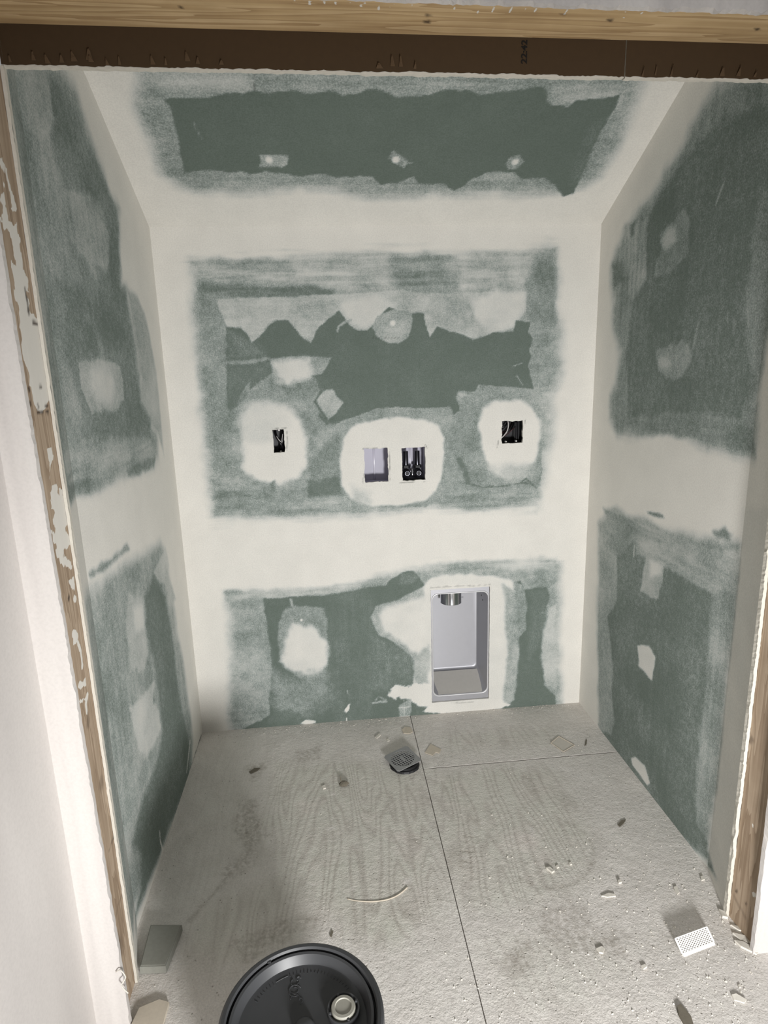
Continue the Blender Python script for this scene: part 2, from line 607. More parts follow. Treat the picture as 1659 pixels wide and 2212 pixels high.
def grid_object(name, U, V, pos, paint_fn, topl, base, mat, holes=(), parent=None, reveal=None, sheared=None, ragged=.0):
    uu, vv = np.meshgrid(U, V, indexing='ij')
    if sheared is not None:
        vv = sheared(uu, vv)
    nu, nv = uu.shape
    pu, pv = uu.copy(), vv.copy()
    keep = np.ones((nu - 1, nv - 1), bool)
    loops = []
    for (a, b, c, d, rag) in holes:
        i0, i1 = int(np.argmin(abs(U - a))), int(np.argmin(abs(U - b)))
        j0, j1 = int(np.argmin(abs(V - c))), int(np.argmin(abs(V - d)))
        keep[i0:i1, j0:j1] = False
        lp = [(i, j0) for i in range(i0, i1)] + [(i1, j) for j in range(j0, j1)] + [(i, j1) for i in range(i1, i0, -1)] + [(i0, j) for j in range(j1, j0, -1)]
        for (i, j) in lp:
            pu[i, j] += rag * 2 * (fbm(U[i] * 70, V[j] * 70, 3, 3) - .5)
            pv[i, j] += rag * 2 * (fbm(U[i] * 70, V[j] * 70, 8, 3) - .5)
        loops.append(lp)
    p = Paint(pu.ravel(), pv.ravel(), topl, base)
    if paint_fn: paint_fn(p)
    X, Y, Z = pos(pu, pv)
    co = np.stack([X, Y, Z], -1).reshape(-1, 3)
    idx = np.arange(nu * nv).reshape(nu, nv)
    q = np.stack([idx[:-1, :-1], idx[1:, :-1], idx[1:, 1:], idx[:-1, 1:]], -1)[keep]
    cov, mrk = p.c, p.m
    faces = [tuple(t) for t in q.tolist()]
    verts = co
    if reveal is not None:
        add, fa = [], []
        n0 = len(co)
        for lp in loops:
            ids = [idx[i, j] for i, j in lp]
            s = n0 + len(add)
            for k in ids: add.append(co[k] + np.array(reveal))
            L = len(ids)
            for k in range(L):
                fa.append((ids[k], ids[(k + 1) % L], s + (k + 1) % L, s + k))
        if add:
            verts = np.vstack([co, np.array(add)])
            cov = np.concatenate([cov, np.ones(len(add))])
            mrk = np.concatenate([mrk, np.zeros(len(add))])
            faces += fa
    me = bpy.data.meshes.new(name)
    me.from_pydata(verts.tolist(), [], faces)
    for nm, arr in (('cov', cov), ('mark', mrk)):
        a = me.attributes.new(nm, 'FLOAT', 'POINT')
        a.data.foreach_set('value', np.ascontiguousarray(np.clip(arr, 0, 1), dtype=np.float32))
    me.update()
    return link(name, me, mat, parent)


# ---- back wall ------------------------------------------------------------------------------
HOLE_1 = (.367, .408, 1.137, 1.223)       # single gang box
HOLE_A = (.705, .796, 1.010, 1.140)       # washer box, left opening
HOLE_B = (.850, .940, 1.010, 1.137)       # washer box, valve opening
HOLE_C = (1.240, 1.324, 1.138, 1.224)     # double gang box
HOLE_D = (.955, 1.200, .053, .556)        # dryer vent recess


def paint_back(p):
    # upper panel: thin film with feathered margins
    p.fill(V5, '40,135 250,120 500,105 850,98 1100,96 1440,92 1500,66 1545,66 1548,350 1568,420 1570,600 1530,690 1520,880 1500,960 1495,1060 1470,1150 1300,1150 1000,1150 760,1175 500,1175 300,1180 120,1185 100,1030 85,850 60,600 40,400', .47, .075, .012, 14, streak=.12, drag=.035)
    p.fill(V5, '60,130 450,110 480,200 300,215 60,200', .58, .03, .012, 20, streak=.30)
    p.fill(V5, '450,105 850,100 830,230 600,250 460,215', .72, .05, .012, 20, streak=.25)
    p.fill(V5, '860,105 1100,100 1140,230 1000,240 850,235', .36, .04, .012, 20, streak=.25)
    p.fill(V5, '1130,95 1450,90 1420,240 1150,240', .66, .05, .012, 20, streak=.25)
    p.fill(V5, '60,205 420,215 620,245 600,270 150,275 60,260', .28, .03, .008, 20, streak=.18)
    p.fill(V5, '60,275 180,280 180,700 110,900 70,700', .40, .05, .012, 14)
    p.fill(V5, '1400,240 1480,90 1545,70 1545,380 1440,380 1410,330', .34, .03, .01)
    # scalloped second coat
    p.fill(V5, '130,285 620,262 900,245 1000,260 1420,250 1420,330 1375,400 1290,420 1200,450 1100,415 1050,395 1020,440 1000,380 995,340 900,330 820,345 790,385 760,415 720,415 690,395 640,330 590,370 550,410 525,465 500,450 460,410 430,372 380,368 345,392 310,440 278,462 260,430 230,400 175,402', .66, .008, .004, 40, streak=.10)
    p.fill(V5, '640,300 800,260 880,300 790,380 740,410 690,385', .84, .03, .006)
    p.fill(V5, '1210,290 1300,250 1420,255 1415,330 1370,400 1270,410 1200,350', .84, .03, .006)
    p.fill(V5, '1000,330 1010,265 1180,260 1210,380 1150,420 1050,390', .55, .02, .006)
    # bare paper
    p.fill(V5, '172,402 230,400 258,430 278,462 310,440 345,392 380,368 430,372 460,410 500,452 525,465 550,410 590,370 640,330 662,352 690,395 720,415 760,415 790,385 820,340 850,318 900,335 940,340 995,340 1000,380 1020,442 1050,395 1100,415 1150,425 1200,452 1250,440 1290,420 1368,416 1378,374 1437,378 1430,420 1447,450 1432,490 1440,520 1428,560 1437,600 1452,656 1350,650 1222,640 1210,668 1138,662 1128,690 1145,745 1118,768 1104,730 1000,736 880,732 800,736 740,760 650,792 590,800 545,765 520,690 420,680 300,650 215,735 178,742 172,600', .06, .005, .003, 50)
    p.fill(V5, '172,402 300,470 340,525 172,530', .20, .03, .01)
    p.fill(V5, '172,532 350,530 360,590 280,650 215,735 178,742', .14, .02, .006)
    p.fill(V5, '205,738 275,655 362,585 540,610 560,660 530,710 590,795 640,800 520,920 515,1000 380,1060 250,1040 120,1000 110,850 180,750', .42, .008, .003, 40)
    p.fill(V5, '215,720 250,640 275,625 268,660 235,705', .36, .006, .003, 60)
    p.fill(V5, '390,640 540,615 560,660 520,720 430,690', .28, .03, .008)
    p.stroke(V5, '175,545 260,545 345,530', .012, .45, .01, .003)
    p.stroke(V5, '635,415 640,395 665,378 690,370', .008, .55, .004)
    # screw head patch, disc
    p.fill(V5, '800,350 870,325 945,340 945,400 925,445 890,467 845,465 800,440 780,400', .50, .006, .003, 60)
    p.blob(V5, '865,382', .010, .010, .95, .008, .001)
    for k in range(9):
        x = 780 + k * 13
        if k != 3: p.stroke(V5, '%d,446 %d,441' % (x, x + 6), .004, .45, .003, .0005, mark=True)
    # patch beside it
    p.fill(V5, '352,528 520,520 605,528 575,590 530,600 520,625 440,642 375,625 365,585', .46, .006, .004, 60)
    p.fill(V5, '358,535 520,528 528,585 500,625 430,640 378,615', .90, .035, .010, 40)
    p.fill(V5, '548,705 575,665 615,655 632,685 660,715 620,770 595,785 570,750', .56, .006, .004, 60)
    p.stroke(V5, '560,765 590,800 640,795', .008, .10, .004)
    # collars of compound around the openings
    p.blob(V5, '375,880', .118, .140, .98, .045, .012, 30)
    p.blob(V5, '325,800', .085, .085, .86, .06, .014, 30)
    p.blob(V5, '378,960', .118, .080, .98, .03, .010, 30)
    p.fill(V5, '590,830 650,795 800,738 1000,738 1104,732 1120,772 1115,900 1080,1100 1000,1150 700,1150 640,1050 600,1000', .44, .006, .003, 50)
    p.fill(V5, '510,940 640,850 650,960 655,1100 580,1110 510,1080', .30, .03, .010)
    p.fill(V5, '515,1040 640,1020 655,1100 515,1105', .14, .02, .006)
    p.fill(V5, '355,1050 372,1040 380,1130 360,1130', .20, .012, .004)
    p.fill(V5, '520,870 600,800 640,830 560,900', .56, .02, .008, 40)
    p.fill(V5, '690,815 780,790 900,770 1000,785 1058,808 1080,860 1072,1010 1045,1080 1000,1120 900,1142 780,1142 690,1110 655,1060 645,960 660,870', .97, .014, .004, 40)
    p.fill(V5, '690,1060 760,1080 780,1140 690,1130', .70, .04, .01)
    p.fill(V5, '1128,690 1140,664 1205,668 1222,640 1350,650 1475,660 1490,900 1480,1060 1250,1060 1165,1040 1130,950 1100,900 1120,770 1148,745', .42, .006, .003, 50)
    p.fill(V5, '1132,672 1160,672 1215,690 1150,690', .62, .008, .004)
    p.fill(V5, '1242,740 1300,704 1400,700 1450,735 1478,790 1475,900 1455,960 1400,1005 1330,1025 1270,990 1232,910 1224,800', .98, .022, .006, 30)
    p.fill(V5, '1270,980 1440,975 1420,1020 1330,1040', .70, .05, .01)
    p.stroke(V5, '1140,950 1165,990 1180,1045', .018, .16, .012, .004)
    p.stroke(V5, '1165,1048 1240,1066 1330,1062 1400,1048 1440,1050 1465,1070', .006, .10, .003, .003)
    p.stroke(V5, '1400,1045 1420,1030 1440,1045', .007, .12, .004, .003)
    p.stroke(V5, '1370,560 1405,548', .004, .5, .003); p.stroke(V5, '1380,600 1408,640', .004, .5, .003)
    p.fill(V5, '1100,1080 1450,1070 1470,1110 1250,1160 1090,1130', .40, .05, .012, streak=.2)
    p.fill(V5, '120,1050 500,1110 650,1110 750,1165 400,1180 130,1180', .38, .05, .012, streak=.2)
    # hairline cracks round the cut-outs
    for t in ('360,820 420,818', '425,830 425,915', '742,905 840,902', '740,1050 745,1010', '850,920 852,1040', '895,1046 1010,1040', '1000,890 1008,902', '1305,870 1300,900', '1416,785 1418,800'):
        p.stroke(V5, t, .0025, .55, .0025, .002, mark=True)
    # ---- lower panel
    p.fill(V6, '165,335 400,325 560,312 740,285 850,240 960,226 1100,222 1300,218 1490,215 1492,400 1490,810 1350,850 185,900 180,600 168,420', .45, .06, .010, 16, streak=.08, drag=.02)
    p.fill(V6, '860,250 960,230 1480,195 1490,235 1250,250 1000,262', .60, .04, .012, streak=.22)
    p.fill(V6, '165,330 560,312 750,285 850,262 600,318 330,352 180,360', .56, .03, .01, streak=.2)
    p.fill(V6, '310,356 560,342 740,312 800,302 830,272 885,246 906,250 935,272 960,310 960,360 900,390 920,590 910,700 980,790 1100,815 1250,800 1310,760 1330,560 1310,420 1310,290 1335,285 1350,320 1440,310 1450,350 1430,420 1422,520 1430,700 1475,740 1478,800 1300,822 1000,850 700,870 440,890 200,892 340,820 330,760 345,650 340,540 325,450', .05, .008, .004, 40)
    p.fill(V6, '1310,290 1340,300 1365,380 1355,480 1320,520 1305,420', .42, .008, .004)
    p.fill(V6, '1420,450 1440,400 1478,380 1480,720 1440,700 1418,620', .62, .015, .006)
    p.fill(V6, '1380,330 1450,320 1440,420 1425,480 1370,600 1370,480', .16, .03, .01)
    p.fill(V6, '560,345 740,315 760,500 740,870 600,870 570,600', .11, .03, .006, streak=.06, sdir='v')
    p.fill(V6, '740,500 905,580 912,690 830,720 740,720', .18, .03, .006, streak=.06, sdir='v')
    p.fill(V6, '860,255 905,250 935,275 900,300 850,300', .16, .012, .004)
    p.fill(V6, '415,355 425,355 432,385 420,388', .5, .005, .002)
    p.fill(V6, '368,455 400,395 440,385 560,390 565,470 565,600 560,680 470,680 400,640 375,590 370,520', .40, .012, .005, 40)
    p.fill(V6, '395,520 430,455 520,470 565,530 565,620 540,660 480,665 420,640 375,605 400,580', .92, .028, .008, 40)
    p.blob(V6, '463,441', .006, .006, 1, .004, .001)
    p.fill(V6, '345,640 470,680 580,650 600,760 480,830 370,790 340,720', .34, .08, .02, 40)
    p.fill(V6, '190,600 330,560 340,700 300,800 200,830', .52, .06, .012)
    p.fill(V6, '340,820 430,790 430,840 330,850', .12, .02, .006)
    # plaster lobe left of the recess, collar of the recess
    p.fill(V6, '738,430 760,385 850,360 920,320 960,300 985,300 985,600 905,590 830,530 770,500', .46, .008, .004)
    p.fill(V6, '775,430 800,390 870,370 960,340 985,560 910,570 850,520 790,490', .90, .03, .008, 30)
    p.fill(V6, '950,300 985,270 1080,258 1220,262 1300,280 1312,330 1305,500 1285,640 1270,740 1260,790 1150,812 1000,805 930,780 905,700 930,560 935,420 955,350', .93, .016, .005, 40)
    p.fill(V6, '905,590 970,540 975,700 920,710', .62, .02, .008)
    p.fill(V6, '1268,300 1312,330 1330,560 1318,700 1290,790 1262,780 1280,560', .52, .02, .006)
    p.fill(V6, '810,740 835,700 900,705 920,690 985,700 985,790 930,785 900,760 860,750 830,760', .95, .008, .007, 90)
    p.fill(V6, '985,770 1250,755 1300,780 1200,805 1100,815 1020,815 950,805', .96, .008, .006, 90)
    p.fill(V6, '850,780 900,755 900,800 890,845 855,845', .46, .005, .002, 60)
    p.stroke(V6, '850,790 900,788', .003, .75, .002); p.stroke(V6, '852,825 895,823', .003, .75, .002); p.stroke(V6, '872,760 874,840', .003, .65, .002)
    p.stroke(V6, '750,770 800,765', .009, .55, .006, .004); p.stroke(V6, '760,758 770,745 800,760', .008, .45, .006, .004); p.stroke(V6, '645,720 648,735', .003, .5, .002)
    p.fill(V6, '634,803 650,778 656,775 652,800 642,810', 1, .003, .001); p.stroke(V6, '643,832 643,852', .005, 1, .003)
    p.fill(V6, '458,853 480,838 520,842 520,852 480,858', .95, .004, .002)
    p.fill(V6, '980,306 1080,300 1215,295 1218,312 1000,318', .98, .004, .002)
    for t in ('975,312 1080,306 1150,305 1215,300', '1060,772 1150,768'):
        p.stroke(V6, t, .004, .35, .003, .003, mark=True)
    p.stroke(V6, '75,905 130,900 200,885', .014, .75, .008, .006, mark=True)
    p.wash(.20, 12, 4)
    p.wash(.10, 34, 5)


HU = [h for q in (HOLE_1, HOLE_A, HOLE_B, HOLE_C, HOLE_D) for h in q[:2]]
HV = [h for q in (HOLE_1, HOLE_A, HOLE_B, HOLE_C, HOLE_D) for h in q[2:]]
UB = axis_values(0, W, .0042, HU)
VB = axis_values(0, HB, .0042, HV)
back = grid_object('wall_back', UB, VB, lambda u, v: (u, 0 * u, v), paint_back, lambda x, y: tuple(ony(x, y)[[0, 2]]), 1.0, M['board'],
                   holes=[HOLE_1 + (.003,), HOLE_A + (.0035,), HOLE_B + (.003,), HOLE_C + (.0035,), HOLE_D + (.0008,)], reveal=(0, GY, 0))
tag(back, 'green moisture board back wall smeared with white joint compound', None, None, 'structure')


def side_topl(x0, inset):
    def f(px, py):
        q = onx(px, py, x0)
        if -q[1] > FL:
            k = inset / (D - FL)
            r = ray(px, py)
            t = (x0 + (-CAM[1] - FL) * k - CAM[0]) / (r[0] + r[1] * k)
            if t > 0: q = CAM + r * t
        return (-q[1], q[2])
    return f


# ---- side walls -----------------------------------------------------------------------------
def paint_left(p):
    p.fill(FULL, '125,140 165,200 190,280 220,360 238,425 255,450 256,520 262,617 274,623 284,675 288,721 296,734 302,790 306,815 304,835 308,870 322,890 328,920 340,936 342,988 332,1007 260,1035 195,1060 150,1088 60,1088 -60,600 -60,100', .46, .07, .010, 16, streak=.10, sdir='v', drag=.012)
    p.fill(V3, '800,420 840,440 870,600 880,740 905,780 920,950 940,1030 930,1090 940,1200 985,1260 1000,1350 1045,1400 1090,1560 1040,1000 960,600 900,480', .62, .03, .006, 20)
    # bare board
    p.fill(V3, '380,400 440,560 430,900 480,1000 540,1300 530,1450 640,1440 690,1450 1000,1440 1000,1300 930,1200 915,1000 880,760 830,450 800,420 790,200 785,0 720,0 720,320 690,330 640,420', .27, .045, .008, 20)
    p.fill(V1, '210,350 250,370 330,480 380,620 440,760 500,900 512,1000 470,1000 440,900 380,830 290,820 240,700 215,560', .28, .04, .006, 30)
    p.fill(V1, '100,290 210,345 232,520 210,570 185,615 150,590 130,540 100,420', .58, .010, .005, 40)
    p.fill(V1, '40,290 100,300 110,520 140,640 160,800 120,900 60,500', .42, .05, .01)
    p.fill(FULL, '125,420 145,412 190,425 220,475 233,500 235,570 228,588 182,558 146,512 150,480', .56, .010, .006, 40, streak=.1, sdir='v')
    p.fill(V3, '480,190 560,240 640,400 660,560 600,520 520,330', .34, .03, .01)
    p.stroke(V3, '560,620 620,660 680,860', .030, .40, .03, .01)
    p.fill(FULL, '169,780 195,777 241,780 258,790 266,822 268,864 247,890 225,884 199,892 186,864 176,838', .52, .006, .004, 50)
    p.fill(V3, '600,960 700,950 750,1050 740,1200 650,1220 600,1130', .80, .06, .012, 40)
    p.fill(V3, '450,1290 540,1370 540,1450 470,1480 430,1400', .42, .02, .008)
    p.fill(V3, '440,1460 640,1445 700,1455 1000,1445 1030,1500 1020,1620 830,1690 600,1780 470,1850 430,1600', .46, .03, .010, 20, streak=.18)
    p.fill(V3, '520,1520 900,1440 960,1480 700,1640 520,1640', .62, .05, .01, streak=.15)
    p.fill(V3, '440,1760 600,1700 590,1780 470,1850', .28, .02, .008)
    p.fill(V3, '840,1640 1030,1560 1020,1620 850,1690', .30, .02, .008)
    # lower panel
    p.fill(V4, '430,245 560,145 720,40 750,100 762,210 800,450 825,600 855,800 868,950 862,1090 600,1830 560,1700 380,300', .48, .06, .010, 16, streak=.08, sdir='v')
    p.fill(V4, '400,190 460,140 570,55 582,75 470,175 405,200', .42, .02, .006, streak=.1)
    p.fill(V4, '650,300 690,190 742,290 775,450 800,700 848,950 850,1090 612,1800 632,1600 640,1450 598,1400 640,1200 700,1050 730,900 720,800 690,560 665,480', .18, .04, .006, 24)
    p.fill(V4, '400,360 470,340 520,420 560,650 590,900 600,1200 560,1400 480,1000', .40, .06, .012, streak=.1, sdir='v')
    p.fill(V4, '570,270 640,305 655,430 668,540 650,620 590,620 570,450', .66, .03, .008, 30)
    p.fill(V4, '600,350 645,320 650,440 610,450', .85, .03, .006)
    p.fill(V4, '640,740 690,668 697,690 690,760 716,800 720,850 730,870 700,950 660,1020 620,980 600,880 585,790', .74, .020, .008, 40)
    p.fill(V4, '690,180 745,60 760,150 745,240 710,220', .70, .015, .005)
    p.fill(V4, '740,120 790,300 760,330 745,240', .60, .03, .006)
    p.stroke(V4, '718,1350 722,1390 735,1440', .007, 1, .004)
    p.stroke(V4, '855,940 840,1080', .010, .9, .006, .004)
    p.stroke(V4, '850,1090 790,1260 740,1420', .006, .5, .004, .004, mark=True)
    p.stroke(V4, '905,915 860,1060', .010, .8, .005, .005, mark=True)
    p.wash(.22, 9, 9)


def paint_right(p):
    p.fill(FULL, '1550,176 1530,210 1505,260 1490,280 1475,320 1435,370 1405,440 1380,455 1360,490 1348,500 1330,545 1322,573 1322,617 1327,653 1325,704 1338,761 1337,798 1332,834 1320,855 1316,906 1334,939 1400,937 1480,932 1500,945 1530,963 1560,960 1600,975 1630,985 1642,816 1662,690 1800,500 1850,100', .38, .065, .010, 16, streak=.10, sdir='v', drag=.012)
    p.fill(V7, '430,230 520,60 640,-140 900,-420 1400,-500 1300,0 1110,20 1070,350 1020,750 1050,1000 1060,1200 1000,1400 800,1362 560,1372 322,1392 320,1200 314,1000 330,850 350,700 425,560', .20, .03, .008, 24, streak=.05, sdir='v')
    p.fill(V7, '300,240 330,220 440,200 430,300 430,560 350,680 320,640 330,400', .52, .03, .006, streak=.2, sdir='v')
    p.fill(V7, '232,470 290,460 290,560 240,600', .18, .03, .006)
    p.fill(V7, '330,240 365,220 360,300 335,320', .20, .02, .005)
    p.fill(V7, '330,1395 560,1375 800,1365 1000,1400 1060,1500 1080,1610 800,1560 700,1500 340,1480', .34, .03, .008, streak=.1)
    p.fill(V7, '660,130 692,200 685,420 560,530 480,545 490,460 522,370 508,300 600,205', .40, .012, .005, 40)
    p.fill(V7, '560,250 610,250 615,330 570,385 530,370 520,330', .74, .03, .005)
    p.fill(V7, '490,990 650,922 690,960 712,1020 650,1150 590,1172 505,1110', .42, .012, .005, 40)
    p.fill(V7, '500,1030 560,1020 580,1070 540,1100 510,1090', .66, .03, .006)
    p.stroke(V7, '740,830 715,960', .012, .34, .008)
    p.stroke(V7, '890,0 870,50 850,110', .008, .50, .005)
    p.stroke(V7, '868,370 875,400', .008, .40, .006); p.stroke(V7, '910,780 920,820', .007, .40, .005); p.stroke(V7, '955,800 955,880', .009, .32, .006)
    p.fill(V7, '1070,300 1180,50 1180,800 1110,1150 1060,1000', .34, .05, .01)
    # lower panel
    p.fill(V8, '108,-40 190,-110 260,-60 420,-10 760,50 740,300 700,600 650,1100 600,1400 640,1560 300,1250 150,1100 110,870 108,500', .46, .05, .010, 16, streak=.10, sdir='v')
    p.fill(V7, '175,1930 245,1935 300,1990 440,1985 560,2080 720,2130 900,2140 1010,2170 1000,2400 700,2300 400,2150 250,2200', .46, .03, .008, streak=.15)
    p.fill(V7, '430,1945 530,1970 540,1990 440,1965', .28, .010, .004)
    p.fill(V7, '830,2070 900,2040 940,2090 930,2130 860,2110', .24, .02, .006)
    p.fill(V8, '192,110 265,35 285,95 320,115 410,150 530,222 622,268 612,500 592,700 552,1100 550,1300 606,1402 602,1500 660,1580 300,1200 110,865 168,905 182,850 166,700 176,600 160,450 150,380 192,300', .22, .022, .005, 30)
    p.fill(V8, '165,0 260,-5 240,60 192,110 150,60', .30, .03, .008)
    p.fill(V8, '270,20 420,60 735,80 725,265 630,268 530,222 410,150 330,110', .58, .02, .006, streak=.14)
    p.fill(V8, '300,330 440,330 480,700 420,1300 330,1050 300,700', .15, .08, .01, streak=.06, sdir='v')
    p.fill(V8, '625,300 715,280 700,560 660,760 640,1000 560,1280 545,1200 560,1000 600,700', .46, .04, .008, 24, streak=.08, sdir='v')
    p.fill(V8, '328,108 405,140 402,200 372,305 300,262 310,180', .55, .010, .005, 40)
    p.fill(V8, '340,120 400,150 390,190 345,200', .86, .03, .006)
    p.fill(V8, '285,508 335,510 368,562 350,668 290,602', .88, .010, .004, 40)
    p.fill(V8, '258,1020 275,1012 318,1050 342,1130 330,1140 262,1045', .90, .008, .003, 40)
    p.stroke(V8, '272,60 268,105', .008, .6, .006)
    p.stroke(V8, '520,805 520,825', .006, .45, .005); p.stroke(V8, '250,735 252,750', .004, .4, .004)
    p.fill(V8, '120,50 190,110 190,300 150,380 160,450 175,600 165,905 115,880 110,400', .50, .02, .006, 20)
    p.stroke(V8, '22,770 60,830', .006, .7, .004, .003, mark=True)
    # the splayed end by the jamb is fully coated below the joint
    p.fill(V8, '760,-100 900,-100 900,1400 690,1725 606,1430 655,1100 705,600 745,200', .93, .03, .006)
    p.wash(.22, 9, 13)


HS = lambda u: HB + SLOPE * u
US = axis_values(0, D, .0055, [FL])
VS = np.linspace(0, 1, 430)
splay_l = lambda u: np.clip((u - FL) / (D - FL), 0, 1) * AL
splay_r = lambda u: np.clip((u - FL) / (D - FL), 0, 1) * AR
left = grid_object('wall_left', US, VS, lambda u, v: (splay_l(u), -u, v), paint_left, side_topl(0.0, AL), 1.0, M['board'], sheared=lambda u, v: v * HS(u))
tag(left, 'left side wall of green board with white compound strokes', None, None, 'structure')
right = grid_object('wall_right', US, VS, lambda u, v: (W - splay_r(u), -u, v), paint_right, side_topl(W, -AR), 1.0, M['board'], sheared=lambda u, v: v * HS(u))
tag(right, 'right side wall of green board with white compound strokes', None, None, 'structure')


# ---- sloped ceiling -------------------------------------------------------------------------
def paint_ceiling(p):
    p.fill(V1, '600,290 572,470 645,610 700,760 840,830 1000,842 1300,815 1600,850 1960,832 2220,836 2410,832 2530,800 2590,770 2630,700 2700,560 2772,380 2790,100 700,100', .44, .065, .010, 16, streak=.12, drag=.012)
    p.fill(V1, '620,310 1090,330 1090,400 880,420 720,420', .58, .05, .01, streak=.2)
    p.fill(V1, '1100,320 1660,330 2350,355 2350,400 1660,380 1100,390', .44, .05, .01, streak=.2)
    p.fill(V1, '2350,375 2700,360 2680,470 2560,480 2450,450', .60, .03, .01, streak=.15)
    p.fill(V1, '712,430 750,425 880,425 960,405 1100,395 1180,402 1260,386 1340,400 1420,386 1490,406 1560,400 1620,380 1660,395 1710,415 1800,415 1870,405 1910,390 2010,385 2070,410 2130,400 2350,378 2360,430 2380,450 2450,460 2490,430 2620,425 2675,410 2650,470 2620,520 2590,570 2540,690 2500,780 2475,835 2430,850 2400,800 2350,765 2300,765 2260,770 2210,745 2140,740 2070,755 2000,800 1960,820 1910,790 1810,790 1780,765 1720,790 1640,800 1610,760 1540,765 1450,770 1400,755 1300,760 1150,740 1080,750 1040,740 980,745 900,730 800,740 780,650 760,560 745,470', .03, .006, .005, 34)
    p.fill(V1, '2550,560 2600,520 2520,760 2460,800 2480,700', .14, .04, .008)
    p.fill(V1, '1120,670 1180,668 1245,672 1243,712 1215,722 1120,722 1128,700', .46, .004, .002, 60)
    p.fill(V2, '10,685 40,650 105,695 88,728 55,712', .42, .004, .002, 60)
    p.fill(V2, '527,705 540,682 587,668 606,700 570,732 535,735', .42, .004, .002, 60)
    for v, t in ((V1, '1162,690'), (V2, '50,690'), (V2, '567,700')):
        p.blob(v, t, .011, .011, .95, .008, .001)
    p.stroke(V2, '95,705 118,704', .004, .4, .003)
    p.stroke(V1, '1097,315 1098,390', .003, .5, .003, mark=True); p.stroke(V1, '1075,315 1077,345', .002, .3, .003, mark=True)
    p.stroke(V1, '835,530 870,600', .004, .3, .004)
    p.wash(.16, 12, 21)


ceil = grid_object('ceiling', axis_values(0, W, .0050), axis_values(0, D, .0050), lambda u, v: (u, -v, HB + SLOPE * v), paint_ceiling, lambda x, y: (onceil(x, y)[0], -onceil(x, y)[1]), 1.0, M['board'])
tag(ceil, 'sloped green board ceiling bordered by white compound', None, None, 'structure')


# ---- front wall with the rough opening -------------------------------------------------------
JL, JR = AL - .0065, W - AR + .009               # bare faces of the jamb studs
hb0, hb1 = ony(0, 50, -D), ony(1659, 95, -D)            # back lower edge of the header
hf0, hf1 = ony(830, 5, YF), ony(1659, 33, YF)           # front lower edge
zb = lambda x: hb0[2] + (hb1[2] - hb0[2]) * (x - hb0[0]) / (hb1[0] - hb0[0])
zf = lambda x: hf0[2] + (hf1[2] - hf0[2]) * (x - hf0[0]) / (hf1[0] - hf0[0])
X0, X1, ZT = -1.1, 2.7, 2.55


def ragged_slab(name, along, n, prof, amp, mat, parent=None, seed=1):
    """A sheet whose cut edge wanders: prof(t, jitter) -> ring of points for each station."""
    rs = random.Random(seed)
    rings = []
    j = 0
    for i in range(n + 1):
        j = .55 * j + rs.uniform(-amp, amp)
        if rs.random() < .06: j += rs.choice((-1, 1)) * amp * 1.2
        rings.append(prof(along(i / n), j))
    return MB().loft(rings, True, True).build(name, mat, parent)


YW = YF - GY
XW = -.0105            # inside corner: the room's own left wall runs on towards the camera from here
# the finished board overruns the studs a little, tapering
lip_l = lambda z: max(.006, .0055 + (1.6 - z) / 1.5 * .0163)
lip_r = lambda z: min(.026, .012 + .008 * z)
wf = empty('wall_front', (0, YF, 0))
tag(wf, 'finished white wall round the closet opening', None, None, 'structure')
wf.location = (0, 0, 0)
ragged_slab('board_panel', lambda t: t * ZT, 300, lambda z, j: [(XW - .012, YW, z), (JL + lip_l(z) + j, YW, z), (JL + lip_l(z) + j * .4, YF, z), (XW - .012, YF, z)], .0014, M['white'], wf, 3)
ragged_slab('board_panel', lambda t: t * ZT, 300, lambda z, j: [(X1, YW, z), (JR - lip_r(z) + j, YW, z), (JR - lip_r(z) + j * .4, YF, z), (X1, YF, z)], .0014, M['white'], wf, 4)
ragged_slab('board_panel', lambda t: JL + .009 + t * (JR - JL - .009 - .0285), 260, lambda x, j: [(x, YW, ZT), (x, YW, zf(x) + j), (x, YF, zf(x) + j * .4), (x, YF, ZT)], .0022, M['white'], wf, 5)


rw = MB().box((XW - GY, -4.6, 0), (XW, YW, ZT)).build('wall_room', M['white'])
tag(rw, 'white room wall running out from the left of the opening', None, None, 'structure')


